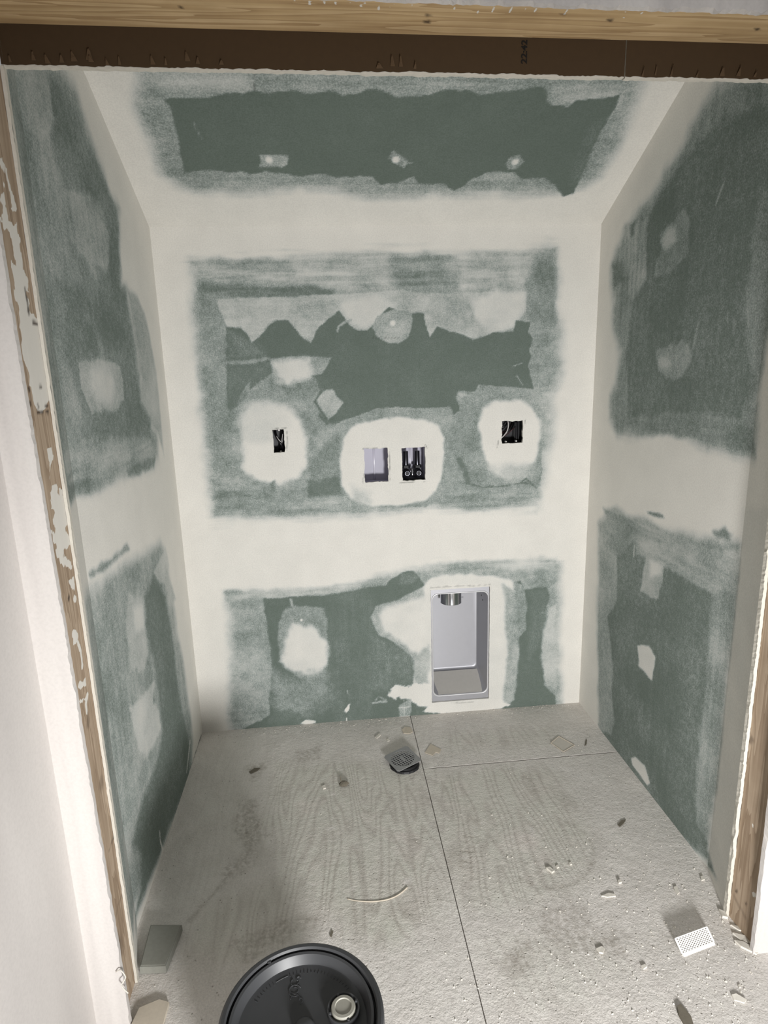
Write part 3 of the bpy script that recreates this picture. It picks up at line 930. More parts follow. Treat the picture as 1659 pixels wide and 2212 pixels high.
def paint_stud_l(p):
    tl = '75,260 130,330 170,420 200,560 250,640 290,700 320,900 330,1060 340,1160 300,1230 250,1240 215,1150 190,1000 150,850 130,640'
    p.fill(V3, tl, .95, .006, .008, 60)
    p.fill(V3, '50,0 110,0 130,120 150,300 190,380 200,480 160,440 120,330 90,200', .8, .006, .008, 60)
    p.fill(V1, '10,700 30,720 60,860 75,900 60,930 30,800', .8, .008, .01, 60)
    p.fill(V1, '0,700 8,690 30,800 40,1000 10,1000', .75, .008, .01, 60)
    p.fill(V3, '305,1500 340,1490 360,1560 340,1600 330,1730 320,1720 325,1600', .9, .005, .008, 60)
    p.fill(V3, '350,1790 380,1770 430,1800 470,1900 475,2000 430,2060 395,2150 360,2130 350,1990 340,1850', .78, .008, .014, 60)
    p.fill(V4, '240,0 330,0 320,60 290,90 320,150 290,190 270,160 255,60', .75, .008, .014, 60)
    p.fill(V4, '310,220 335,190 335,260 318,250', .85, .005, .006, 60)
    p.fill(V4, '320,450 340,425 352,470 340,500 325,520 335,480', .9, .005, .006, 60)
    p.stroke(V4, '352,500 368,560 370,610', .010, .9, .005, .003)
    p.fill(V4, '340,690 385,650 390,690 360,720', .8, .006, .006, 60)
    p.stroke(V4, '395,730 385,770 390,810', .010, .8, .005, .004)
    p.stroke(V4, '360,760 385,745', .008, .8, .005, .004)
    p.blob(V4, '338,300', .008, .008, .8, .006, .004)
    for t in ('250,1260 262,1264', '275,1262 285,1262', '300,1215 315,1215', '310,1258 322,1258', '200,1200 205,1215', '252,1215 258,1232', '340,1175 350,1180', '350,1215 352,1225', '262,1090 272,1088', '165,445 180,520 190,600', '190,1100 195,1120', '220,665 245,675', '330,1080 335,1130'):
        p.stroke(V3, t, .006, .9, .004, .002, mark=True)
    p.stroke(V4, '310,288 309,300', .008, .9, .004, mark=True)
    p.fill(V4, '395,800 405,840 402,880 388,880', .45, .012, .004, mark=True)
    p.fill(V4, '447,1110 460,1090 466,1130 455,1165 445,1150', .40, .02, .004, mark=True)
    p.stroke(V4, '490,1430 515,1362', .004, .7, .003, mark=True); p.stroke(V4, '505,1400 508,1370', .004, .6, .003, mark=True)
    p.fill(V4, '520,1800 545,1840 555,1900 540,1920 525,1860', .5, .02, .008, mark=True)
    p.fill(V4, '570,1760 585,1740 590,1790 575,1800', .5, .02, .008, mark=True)
    p.stroke(V4, '560,1600 530,1680 520,1740', .005, .35, .008, mark=True)


def paint_stud_r(p):
    for t in ('730,1615', '772,1670'):
        p.blob(V8, t, .003, .004, .0)
    p.fill(V8, '724,1610 736,1608 736,1622 726,1624', .8, .004, .002, mark=True)
    p.fill(V8, '768,1664 780,1662 780,1678 768,1680', .8, .004, .002, mark=True)
    p.fill(V8, '782,915 800,910 812,940 800,960 785,945', .55, .010, .004, mark=True)
    p.fill(V8, '802,1620 818,1620 818,1640 806,1642', .95, .004, .003)
    p.fill(V8, '800,1312 808,1312 806,1330 802,1330', .95, .003, .002)
    p.stroke(V8, '705,1850 720,1880 790,1900', .010, .6, .006, .006)
    p.stroke(V8, '770,1730 720,1640', .010, .3, .01, .004, mark=True)


def stud(name, xj, side, paint_fn, label):
    """one upright: a painted face towards the opening plus the other sides"""
    e = empty(name, (xj, YF, 0))
    U = axis_values(0, T, .0035)
    V = axis_values(0, 2.02, .0050)
    topl = lambda x, y: (onx(x, y, xj)[1] - YF, onx(x, y, xj)[2])
    o = grid_object('sawn_face', U, V, lambda u, v: (0 * u, u, v), paint_fn, topl, 0, M['stud'], parent=e)
    x1 = -.038 * side
    mb = MB()
    mb.add([(0, 0, 0), (x1, 0, 0), (x1, T, 0), (0, T, 0), (0, 0, 2.02), (x1, 0, 2.02), (x1, T, 2.02), (0, T, 2.02)],
           [(0, 1, 5, 4), (1, 2, 6, 5), (2, 3, 7, 6), (4, 5, 6, 7), (0, 3, 2, 1)])
    b = mb.build('timber', M['stud'], e)
    tag(e, label, 'stud')
    return e


stud('jamb_stud', JL, 1, paint_stud_l, 'pine stud at the left of the opening, smeared with dried white plaster')
stud('jamb_stud', JR, -1, paint_stud_r, 'clean bare pine stud at the right of the opening')

# header
hd = empty('header_beam', (0, 0, 0))
tag(hd, 'pale pine header beam across the top of the opening', 'beam')


def paint_header(p):
    for q in ((922, 47), (1317, 44), (1636, 64), (390, 16), (925, 33), (1215, 31)):
        p.blob(FULL, '%d,%d' % q, .004, .005, 0)
        p.fill(FULL, '%d,%d %d,%d %d,%d %d,%d' % (q[0] - 4, q[1] - 2, q[0] + 4, q[1] - 3, q[0] + 4, q[1] + 2, q[0] - 3, q[1] + 3), .9, .004, .002, mark=True)
    for k in range(26):
        x = 640 + k * 31 + random.uniform(-9, 9)
        y = 6 + (x - 830) * .034
        if x > 1420: break
        p.stroke(FULL, '%d,%d %d,%d' % (x, y + 1, x - 6, y + random.uniform(8, 16)), .004, .75, .003, .002)


def header_pos(u, v):
    return (u, YF + v, zf(u) * (1 - v / T) + zb(u) * v / T)


def header_topl(x, y):
    q = onz(x, y, 2.0)
    for _ in range(4):
        zz = header_pos(q[0], q[1] - YF)[2]
        q = onz(x, y, zz)
    return (q[0], q[1] - YF)


XH0, XH1 = JL - .036, JR + .036
grid_object('sawn_underside', axis_values(JL, JR, .006), axis_values(0, T, .0045), header_pos, paint_header, header_topl, 0, M['pine'], parent=hd)
mb = MB()
e1, e0 = JR, JL
mb.add([(e0, YF, zf(e0)), (e1, YF, zf(e1)), (e1, -D, zb(e1)), (e0, -D, zb(e0)), (e0, YF, 2.2), (e1, YF, 2.2), (e1, -D, 2.2), (e0, -D, 2.2)],
       [(0, 1, 5, 4), (1, 2, 6, 5), (2, 3, 7, 6), (3, 0, 4, 7), (4, 5, 6, 7)])
mb.build('timber', M['pine'], hd)

# drywall hung behind the header, its brown back paper facing out
hp = empty('header_drywall', (0, 0, 0))
tag(hp, 'brown paper back of drywall hanging below the pine header', 'drywall')
zh = lambda x: ony(8, 143, -D)[2] + (ony(1659, 175, -D)[2] - ony(8, 143, -D)[2]) * (x - .0) / 1.6
XS = ony(1352, 120, -D)[0]               # joint between the two sheets
for a, b, s in ((AL - .004, XS - .0012, 6), (XS + .0012, W - AR + .004, 8)):
    n = int((b - a) / .005)
    ragged_slab('paper_face', lambda t, a=a, b=b: a + t * (b - a), n, lambda x, j: [(x, -D + .0005, 2.30), (x, -D + .0005, zh(x) + .003 + j), (x, -D + .0012, zh(x) + .004 + j), (x, -D + .0012, 2.30)], .0010, M['kraft'], hp, s)
    ragged_slab('gypsum_core', lambda t, a=a, b=b: a + t * (b - a), n, lambda x, j: [(x, -D + .0013, 2.30), (x, -D + .0013, zh(x) + j * .6), (x, -D + GY, zh(x) + .001 + j), (x, -D + GY, 2.30)], .0008, M['gypsum'], hp, s + 1)
# torn flaps of paper along the cut
flaps = [(22, 128, 9, 12), (72, 122, 14, 16), (103, 128, 18, 18), (133, 128, 16, 14), (160, 122, 20, 20), (192, 118, 22, 22), (197, 128, 18, 12), (232, 134, 12, 14), (258, 132, 10, 16), (330, 130, 16, 18), (358, 134, 10, 14), (405, 122, 18, 20), (427, 132, 14, 12), (478, 136, 16, 8), (820, 143, 24, 10), (848, 132, 16, 22), (866, 132, 14, 24), (896, 142, 10, 14), (1388, 155, 8, 22), (1416, 152, 6, 22), (1450, 152, 8, 26), (1505, 160, 8, 14), (1560, 156, 20, 18), (1595, 154, 16, 22), (1630, 160, 10, 14)]
for i, (px, py, w, h) in enumerate(flaps):
    c = ony(px, py, -D)
    s = .00072
    k = random.choice((-1, 1))
    wv, hv = w * s * .75, h * s * 1.05
    mb = MB()
    n = 4
    A = [(c[0] - k * wv * .5 + k * wv * .25 * t / n, -D - .0006 - .005 * math.sin(t / n * 1.6) * (.5 + .5 * random.random()), c[2] - hv * .5 + hv * t / n) for t in range(n + 1)]
    B = [(c[0] - k * wv * .5 + k * wv * (1 - .55 * t / n), -D - .0006 - .006 * t / n, c[2] - hv * .5 + hv * .85 * t / n) for t in range(n + 1)]
    a2 = [(x, y + .0009, z) for x, y, z in A]
    b2 = [(x, y + .0009, z) for x, y, z in B]
    mb.loft([[A[t], B[t], b2[t], a2[t]] for t in range(n + 1)], True, True)
    mb.build('paper_flap', M['kraft_torn'], hp)
# printed time
cu = bpy.data.curves.new('print', 'FONT')
cu.body = '22:42'
cu.size = .044
cu.extrude = .00015
cu.offset = .0010
to = bpy.data.objects.new('print', cu)
COL.objects.link(to)
bpy.context.view_layer.update()
me = bpy.data.meshes.new_from_object(to.evaluated_get(bpy.context.evaluated_depsgraph_get()))
bpy.data.objects.remove(to)
me.name = 'printed_time'
vv = np.array([v.co for v in me.vertices])
q0, q1 = ony(1132, 138, -D), ony(1132, 86, -D)
sc = (q1[2] - q0[2]) / (vv[:, 0].max() - vv[:, 0].min())
hsc = abs(ony(1126, 120, -D)[0] - ony(1139, 120, -D)[0]) / (vv[:, 1].max() - vv[:, 1].min())
nx = q0[0] + .0055 - (vv[:, 1] - vv[:, 1].min()) * hsc
nz = q0[2] + (vv[:, 0] - vv[:, 0].min()) * sc
for v, a, b in zip(me.vertices, nx, nz):
    v.co = (a, -D - .0002 + v.co.z, b)
link('printed_time', me, M['ink'], hp)

# cut gypsum edges of the side walls beside the studs
for side, wall, xa, wd, amp in ((1, left, AL, .0058, .0005), (-1, right, W - AR, .0080, .0014)):
    rs = 21 + side
    ragged_slab('gypsum_edge', lambda t: t * 1.955, 330, lambda z, j, xa=xa, side=side: [(xa + j, -D - .0012, z), (xa - side * wd + j * .5, -D - .0015, z), (xa - side * wd, -D + .010, z), (xa - side * .0012, -D + .012, z)], amp, M['gypsum'], wall, rs)


# ---- floor -------------------------------------------------------------------------------------
s0, s1 = onz(890, 1562), onz(1045, 2190)           # long joint
t0, t1 = onz(915, 1661), onz(1330, 1624)           # short joint
xs = lambda y: s0[0] + (s1[0] - s0[0]) * (y - s0[1]) / (s1[1] - s0[1])
yt = lambda x: t0[1] + (t1[1] - t0[1]) * (x - t0[0]) / (t1[0] - t0[0])


def paint_floor(p):
    p.fill(FULL, '600,1650 700,1640 900,1650 915,1700 975,1940 960,1990 750,1980 690,1990 630,1950 600,1850 590,1740', .62, .12, .03, 14)
    p.fill(FULL, '690,1850 780,1840 880,1880 900,1990 850,2040 740,2020 690,1930', .75, .10, .02, 14)
    p.fill(FULL, '930,1670 1180,1660 1280,1780 1290,1880 1180,1960 1020,1960 960,1850', .62, .12, .03, 14)
    p.fill(FULL, '950,1585 1220,1570 1200,1610 960,1625', .40, .10, .02, 14)
    p.fill(FULL, '430,1960 650,1900 690,2000 480,2100 400,2060', .50, .10, .02, 14)
    p.fill(FULL, '1050,2050 1150,2000 1350,2080 1250,2200 1100,2180', .40, .12, .02, 14)
    for t in ('515,1740 550,1730 570,1800 555,1850 525,1850', '540,1655 580,1640 575,1660 545,1680', '630,1620 690,1615 690,1640 635,1645', '480,1880 530,1840 540,1860 490,1900', '1090,2060 1150,2040 1150,2090 1100,2110', '1140,1960 1260,1940 1290,2000 1180,2030', '1180,2010 1350,2010 1320,2070 1200,2060', '640,1965 690,1985 680,2010 640,2000', '500,2040 600,1990 640,2010 540,2070'):
        p.fill(FULL, t, .50, .05, .02, 40, op=.8, mark=True)
    p.stroke(FULL, '410,1990 460,1930 480,1910', .010, .45, .02, .006, mark=True)
    # faint ring left by a bucket
    ring = ' '.join('%.1f,%.1f' % (1190 + 92 * math.cos(a), 1845 + 74 * math.sin(a)) for a in np.linspace(-1.2, 2.4, 22))
    p.stroke(FULL, ring, .012, .35, .014, .004, mark=True)
    # tread marks
    for (cx, cy, ang, sp) in ((1125, 2085, .5, 9), (1115, 2060, .5, 9), (540, 1790, 1.4, 10), (1010, 1840, .2, 11), (1330, 2040, -.4, 10)):
        for k in range(-3, 4):
            x = cx + k * sp * math.cos(ang + 1.57)
            y = cy + k * sp * math.sin(ang + 1.57)
            dx, dy = 13 * math.cos(ang), 9 * math.sin(ang)
            p.stroke(FULL, '%.1f,%.1f %.1f,%.1f' % (x - dx, y - dy, x + dx, y + dy), .004, .6, .006, .004, mark=True)
    for k in range(70):
        x, y = random.uniform(440, 1540), random.uniform(1640, 2180)
        p.blob(FULL, '%.1f,%.1f' % (x, y), random.uniform(.003, .012), random.uniform(.003, .010), random.choice((.1, .3)), .02, .008)


fl = empty('floor', (0, 0, 0))
tag(fl, 'plywood subfloor covered with plaster dust', None, None, 'structure')
GAP = .0013
YB = -1.62


def floor_noise(u, v):
    return .0012 * (fbm(u * 16, v * 16, 40, 3) - .5) + .0008 * (fbm(u * 60, v * 60, 44, 2) - .5)


def sheet(xa, xb, ya, yb, step=.0062):
    """quad patch whose limits may slant: xa/xb functions of y, ya/yb functions of x"""
    S, R = np.linspace(0, 1, max(3, int(1.0 / step))), np.linspace(0, 1, max(3, int(1.6 / step)))
    ym = lambda s, r: ya(.8) + (yb(.8) - ya(.8)) * r

    def shear(uu, vv):
        return vv

    def pos(uu, vv):
        y = ya(.8) + (yb(.8) - ya(.8)) * vv
        x = xa(y) + (xb(y) - xa(y)) * uu
        y = ya(x) + (yb(x) - ya(x)) * vv
        x = xa(y) + (xb(y) - xa(y)) * uu
        return x, y, floor_noise(x, y)
    return S, R, pos


def floor_sheet(xa, xb, ya, yb):
    S, R, pos = sheet(xa, xb, ya, yb)
    uu, vv = np.meshgrid(S, R, indexing='ij')
    x, y, z = pos(uu, vv)
    nu, nv = uu.shape
    p = Paint(x.ravel(), y.ravel(), lambda a, b: tuple(onz(a, b)[:2]), .12)
    paint_floor(p)
    p.c = np.clip(p.c + .25 * (fbm(p.u * 5, p.v * 5, 31, 4) - .5), 0.02, 1)
    co = np.stack([x, y, z], -1).reshape(-1, 3)
    idx = np.arange(nu * nv).reshape(nu, nv)
    q = np.stack([idx[:-1, :-1], idx[1:, :-1], idx[1:, 1:], idx[:-1, 1:]], -1).reshape(-1, 4).tolist()
    # sides of the sheet
    lp = [idx[i, 0] for i in range(nu - 1)] + [idx[nu - 1, j] for j in range(nv - 1)] + [idx[i, nv - 1] for i in range(nu - 1, 0, -1)] + [idx[0, j] for j in range(nv - 1, 0, -1)]
    n0 = len(co)
    low = co[lp].copy()
    low[:, 2] = -.018
    L = len(lp)
    q += [(lp[k], n0 + k, n0 + (k + 1) % L, lp[(k + 1) % L]) for k in range(L)]
    me = bpy.data.meshes.new('plywood_sheet')
    me.from_pydata(np.vstack([co, low]).tolist(), [], q)
    for nm, arr in (('cov', p.c), ('mark', p.m)):
        a = me.attributes.new(nm, 'FLOAT', 'POINT')
        a.data.foreach_set('value', np.concatenate([np.clip(arr, 0, 1), np.zeros(L)]).astype(np.float32))
    o = link('plywood_sheet', me, M['floor'], fl)
    return o


floor_sheet(lambda y: -.25 + 0 * y, lambda y: xs(y) - GAP, lambda x: YB + 0 * x, lambda x: .01 + 0 * x)
floor_sheet(lambda y: xs(y) + GAP, lambda y: 1.85 + 0 * y, lambda x: YB + 0 * x, lambda x: yt(x) - GAP * 2.2)
floor_sheet(lambda y: xs(y) + GAP, lambda y: 1.85 + 0 * y, lambda x: yt(x) + GAP * 2.2, lambda x: .01 + 0 * x)
MB().box((X0, -4.6, -.018), (X1, YB - .002, 0)).box((X0, YB, -.018), (-.252, YF, 0)).box((1.852, YB, -.018), (X1, YF, 0)).build('plywood_border', M['floor'], fl)
MB().box((X0, -4.6, -.03), (X1, .2, -.0185)).build('joist_deck', M['void'], fl)

# ------------------------------------------------------------------ boxes set into the back wall
def open_box(x0, x1, z0, z1, y0, y1, t=.003):
    """five sided tray, open towards -y"""
    mb = MB()
    mb.box((x0 - t, y0, z0 - t), (x0, y1, z1 + t)).box((x1, y0, z0 - t), (x1 + t, y1, z1 + t))
    mb.box((x0, y0, z0 - t), (x1, y1, z0)).box((x0, y0, z1), (x1, y1, z1 + t))
    mb.box((x0 - t, y1, z0 - t), (x1 + t, y1 + t, z1 + t))
    return mb


# single gang box
e = empty('electrical_box', (.388, .014, 1.18))
e.location = (0, 0, 0)
tag(e, 'narrow black single outlet box cut into the left of the back wall', 'outlet box', 'electrical boxes')
open_box(.360, .415, 1.130, 1.230, .0135, .085).build('box_body', M['bluebox'], e)
MB().lathe([(.0, -.001), (.0035, -.001), (.0045, .003), (.0045, .012)], (.390, .016, 1.221), 14, 'y').build('screw_boss', M['wire_white'], e)
MB().lathe([(.0, -.001), (.0035, -.001), (.0045, .003), (.0045, .012)], (.392, .016, 1.139), 14, 'y').build('screw_boss', M['wire_white'], e)
MB().tube(smooth_path([(.372, .06, 1.225), (.376, .035, 1.20), (.386, .028, 1.180), (.396, .030, 1.160), (.400, .055, 1.138)]), .0045).build('cable', M['wire_black'], e, True)
MB().tube(smooth_path([(.405, .05, 1.225), (.402, .034, 1.19), (.396, .036, 1.165), (.384, .06, 1.14)]), .0042).build('cable', M['wire_black'], e, True)
MB().tube(smooth_path([(.379, .028, 1.197), (.386, .022, 1.186), (.394, .022, 1.176)]), .0014).build('bare_wire', M['wire_white'], e, True)
MB().tube(smooth_path([(.402, .03, 1.205), (.399, .026, 1.188), (.396, .030, 1.170)]), .0012).build('bare_wire', M['wire_white'], e, True)

# double gang box
e = empty('electrical_box')
tag(e, 'square black double outlet box with red and white wires in back wall', 'outlet box', 'electrical boxes')
open_box(1.232, 1.332, 1.130, 1.232, .0135, .085).build('box_body', M['bluebox'], e)
MB().tube(smooth_path([(1.270, .03, 1.232), (1.271, .018, 1.205), (1.262, .016, 1.178), (1.240, .024, 1.152)]), .0020).build('wire', M['wire_white'], e, True)
for i, (a, b) in enumerate((((1.300, 1.222), (1.243, 1.160)), ((1.295, 1.214), (1.245, 1.168)), ((1.306, 1.210), (1.250, 1.156)), ((1.298, 1.200), (1.262, 1.158)), ((1.285, 1.222), (1.238, 1.182)))):
    y = .03 + .007 * i
    MB().tube(smooth_path([(a[0], y + .02, a[1]), ((a[0] * .6 + b[0] * .4) + .004, y, a[1] * .6 + b[1] * .4 - .004), (b[0], y + .01, b[1])]), .0024).build('wire', M['wire_red'] if i % 2 else M['wire_black'], e, True)
MB().tube(smooth_path([(1.305, .04, 1.198), (1.290, .022, 1.190), (1.272, .03, 1.172)]), .0016).build('wire', M['wire_red'], e, True)
for k in range(3):
    x = 1.306 + k * .007
    MB().box((x, .05, 1.140), (x + .004, .08, 1.214)).build('divider_rib', M['bluebox'], e)
MB().box((1.240, .02, 1.206), (1.250, .03, 1.222)).build('mounting_ear', M['bluebox'], e)
for x, z in ((1.262, 1.143), (1.303, 1.144)):
    MB().lathe([(.0, -.001), (.003, -.001), (.004, .003), (.004, .012)], (x, .016, z), 12, 'y').build('screw_boss', M['wire_white'], e)

# washer outlet box: drain half and valve half
def washer_tray(x0, x1, z0, z1, e):
    open_box(x0, x1, z0, z1, .0135, .105).build('tray', M['pvc'], e)
    xm = (x0 + x1) / 2
    MB().tube([(xm, .1045, z0), (xm, .1045, z1)], .0045, 20).build('highlight_rib', M['pvc_gloss'], e, True)  # rib added to draw the bright reflected line on the back


e = empty('washer_drain_box')
tag(e, 'empty white plastic washer box, the left one of the middle pair', 'washer box', 'washer boxes')
washer_tray(.697, .804, 1.000, 1.148, e)
e = empty('washer_valve_box')
tag(e, 'white plastic washer box holding two dark supply valves', 'washer box', 'washer boxes')
washer_tray(.842, .948, 1.000, 1.148, e)
for x in (.872, .918):
    v = MB().lathe([(.0, -.040), (.010, -.040), (.012, -.037), (.016, -.030), (.017, -.012), (.0125, -.010), (.0125, .02), (0, .02)], (x, .062, 1.034), 6, 'y').build('valve', M['rubber'], e, auto=30)
    MB().lathe([(.006, -.0405), (.0085, -.0425), (.011, -.0405), (.0085, -.0385), (.006, -.0405)], (x, .062, 1.034), 20, 'y').build('knob_ring', M['darkmetal'], v, True)
    MB().lathe([(.0165, .016), (.0165, .026), (.013, .028)], (x, .062, 1.034), 6, 'z', True, True).build('hex_nut', M['rubber'], v)
    MB().lathe([(.010, .024), (.010, .082), (.0095, .083), (0, .083)], (x, .062, 1.034), 24, 'z').build('supply_stub', M['darkmetal'], v, auto=40)
MB().lathe([(.005, .0), (.006, .008), (.004, .014), (.006, .024), (.003, .03), (0, .03)], (.895, .045, 1.022), 14, 'z').build('drain_pin', M['chrome'], e, True)
MB().box((.850, .03, 1.001), (.941, .10, 1.012), .003).build('valve_plate', M['rubber'], e)

# ------------------------------------------------------------------ dryer vent recess
e = empty('dryer_vent_box')
tag(e, 'recessed grey steel dryer vent box low in the back wall', 'vent box')


def rrect(x0, x1, z0, z1, r, y, n=7):
    out = []
    for cx, cz, a0 in ((x1 - r, z0 + r, -90), (x1 - r, z1 - r, 0), (x0 + r, z1 - r, 90), (x0 + r, z0 + r, 180)):
        for k in range(n + 1):
            a = math.radians(a0 + 90 * k / n)
            out.append((cx + r * math.cos(a), y, cz + r * math.sin(a)))
    return out


dx0, dx1, dz0, dz1 = HOLE_D[0] + .0015, HOLE_D[1] - .0015, HOLE_D[2] + .0015, HOLE_D[3] - .0015
ix0, ix1, iz0, iz1 = dx0 + .006, dx1 - .004, dz0 + .026, dz1 - .019
DEP = .118
BXR, BZ0 = ony(1030, 1400, .124)[0], ony(1000, 1441, .124)[2]
# flange with a rounded opening, and a rolled lip
outer = rrect(dx0, dx1, dz0, dz1, .004, .006)
MB().loft([rrect(dx0, dx1, dz0, dz1, .004, .016), outer, rrect(ix0 - .001, ix1 + .001, iz0 - .001, iz1 + .001, .026, .006), rrect(ix0 - .001, ix1 + .001, iz0 - .001, iz1 + .001, .026, .016)]).build('flange', M['steel'], e, auto=35)
MB().loft([rrect(ix0 - d, ix1 + d, iz0 - d, iz1 + d, .026, y) for d, y in ((-.0015, .0075), (-.001, .0035), (.001, .0022), (.0028, .0035), (.0035, .0062))]).build('rolled_lip', M['lip'], e, True)
# tray with rounded inner edges
rings = [rrect(ix0, ix1, iz0, iz1, .026, .006)]
bx0, bx1, bz0, bz1 = ix0 + .006, BXR, BZ0, iz1 + .03
R_ = .006
for k in range(6):
    a = math.pi / 2 * k / 5
    t = 1 - (R_ * (1 - math.sin(a))) / DEP
    ins = R_ * (1 - math.cos(a))
    rings.append(rrect(ix0 + (bx0 - ix0) * t + ins, ix1 + (bx1 - ix1) * t - ins, iz0 + (bz0 - iz0) * t + ins, iz1 + (bz1 - iz1) * t - ins, .020, .006 + DEP - R_ * (1 - math.sin(a))))
MB().loft(rings, False, True).build('tray', M['steel'], e, auto=50)
dq = [(ix0 + .020, .010, iz0 + .0014), (ix1 - .020, .010, iz0 + .0014), (ix1 - .008, .024, iz0 + .0085), (BXR - .004, DEP - .012, BZ0 - .0035), (bx0 + .002, DEP - .012, BZ0 - .0035), (ix0 + .004, .024, iz0 + .0085)]  # pale sheet: dust plus the tray floor's reflected light put into its colour
MB().loft([dq, [(x, y, z + .0012) for x, y, z in dq]], True, True).build('dust_reflection_film', M['dust'], e)
# duct collar coming down from the top
cpx = ony(974, 1300, .065)
du = MB().lathe([(.044, .09), (.044, .0), (.0445, -.0015), (.0425, -.0015), (.0425, .09)], (cpx[0], .066, ony(974, 1306, .03)[2]), 48)
du.build('duct_collar', M['chrome'], e, True)
MB().box((cpx[0] + .0005, .020, ony(974, 1306, .03)[2]), (cpx[0] + .004, .0225, iz1 + .03)).build('seam', M['chrome'], e)
for k, z in enumerate((.505, .495, .470)):
    MB().tube([(cpx[0] + .048, DEP + .0052, z), (cpx[0] + .066, DEP + .0052, z)], .0015, 6).build('stamped_line', M['steel'], e)
for k, z in enumerate((.515, .500, .482)):
    a = ix1 - .018 + .003 * k
    MB().lathe([(0, -.001), (.0035, -.001), (.004, 0)], (a - .0005, .06 - k * .006, z), 10, 'x').build('screw_head', M['rubber'], e)

# ------------------------------------------------------------------ floor drain
e = empty('floor_drain')
gc = [onz(x, y, .020) for x, y in ((828, 1632), (878, 1611), (911, 1643), (861, 1665))]
cen = sum(gc) / 4
tag(e, 'square grey floor drain grate tilted on a black pipe', 'drain')
ux = ((gc[2] - gc[1]) + (gc[3] - gc[0])) / 4
uy = ((gc[1] - gc[0]) + (gc[2] - gc[3])) / 4
hs = (np.linalg.norm(ux) + np.linalg.norm(uy)) / 2
ux, uy = ux / np.linalg.norm(ux), uy / np.linalg.norm(uy)


def gp(a, b, h):
    q = cen + ux * a + uy * b
    return (q[0], q[1], .0195 + h + b * .05)


mb = MB()
NG, RG = 9, hs * .84
cell = 2 * RG / NG
# square plate: ring of quads from the circle to the square, both faces
NC = 48
sq = []
for i in range(NC):
    a = 2 * math.pi * (i + .5) / NC
    c, s = math.cos(a), math.sin(a)
    k = hs / max(abs(c), abs(s))
    sq.append((c * k, s * k))
ci = [(RG * math.cos(2 * math.pi * (i + .5) / NC), RG * math.sin(2 * math.pi * (i + .5) / NC)) for i in range(NC)]
mb.loft([[gp(a, b, -.003) for a, b in ci], [gp(a, b, 0) for a, b in ci], [gp(a, b, 0) for a, b in sq], [gp(a, b, -.003) for a, b in sq]] + [[gp(a, b, -.003) for a, b in ci]])
plate = mb.build('grate_plate', M['grate'], e)
mb = MB()
bw = cell * .145
for i in range(-5, 7):
    o = (i - .5) * cell
    if abs(o) >= RG * .99: continue
    L = math.sqrt(RG * RG - o * o) + .001
    for horiz in (0, 1):
        q = [(-L, o - bw), (L, o - bw), (L, o + bw), (-L, o + bw)]
        if horiz: q = [(b, a) for a, b in q]
        mb.loft([[gp(a, b, -.003) for a, b in q], [gp(a, b, -.0004 - .0003 * horiz) for a, b in q]], True, True)
for a0, b0 in ((0, 0),):
    q = [(-cell * 1.6, -cell * .5), (cell * 1.6, -cell * .5), (cell * 1.6, cell * .5), (-cell * 1.6, cell * .5)]
    mb.loft([[gp(a, b, -.003) for a, b in q], [gp(a, b, .0) for a, b in q]], True, True)
mb.build('grate_bars', M['grate'], plate)
pc = (cen[0] + .006, cen[1] - .010)
MB().lathe([(.048, .0), (.050, .006), (.049, .012), (.043, .013), (.042, .0)], (pc[0], pc[1], 0), 40).build('pipe_collar', M['rubber'], e, auto=40)
MB().lathe([(0, .0105), (.043, .0105)], (pc[0], pc[1], 0), 32).build('bore_shade_disc', M['void'], e)  # flat dark disc, the shade inside the pipe put into colour
rt = random.Random(3)
rg = [[], [], [], []]
for k in range(40):
    a = 2 * math.pi * k / 40
    w_ = .5 + .5 * math.sin(a + math.pi) + rt.uniform(-.2, .2)
    for ring_, (r, h) in zip(rg, ((.046, .0), (.053 + .006 * w_, .0), (.051 + .005 * w_, .004 + .002 * w_), (.047, .006))):
        ring_.append((pc[0] + r * math.cos(a), pc[1] + r * math.sin(a), h))
MB().loft(rg).build('tar_ring', M['rubber'], e)

# ------------------------------------------------------------------ bucket with lid
BX, BY, BH, BR = .472, -1.480, .35, .1426
e = empty('bucket', (BX, BY, 0))
tag(e, 'grey plastic bucket with a dark lid in the foreground', 'bucket')
MB().lathe([(0, .004), (.116, .004), (.119, .0), (.121, .006), (.1315, .25), (.138, .252), (.138, .262), (.1325, .264), (.134, .295), (.140, .297), (.140, .305), (.134, .307), (.1345, .33)], (0, 0, 0), 72, cap0=False).build('pail', M['bucket'], e, auto=40)
MB().tube([(.137 * math.cos(a), .137 * math.sin(a), .272 - .07 * math.sin((a - 3.3) / 2.7 * math.pi)) for a in np.linspace(3.3, 6.0, 26)], .0022, 6).build('handle', M['darkmetal'], e, True)
lid = MB().lathe([(0, .329), (.1085, .329), (.1115, .3298), (.1180, .3420), (.1200, .3452), (.1245, .3465), (.1265, .3395), (.1272, .334), (.1290, .334), (.1295, .346), (.1320, .3495), (.1375, .350), (.1415, .347), (BR, .341), (BR, .322), (.1400, .320)], (0, 0, 0), 96).build('lid', M['lid'], e, auto=28)


def lid_pt(px, py, z=.329):
    q = onz(px, py, z)
    return q[0] - BX, q[1] - BY


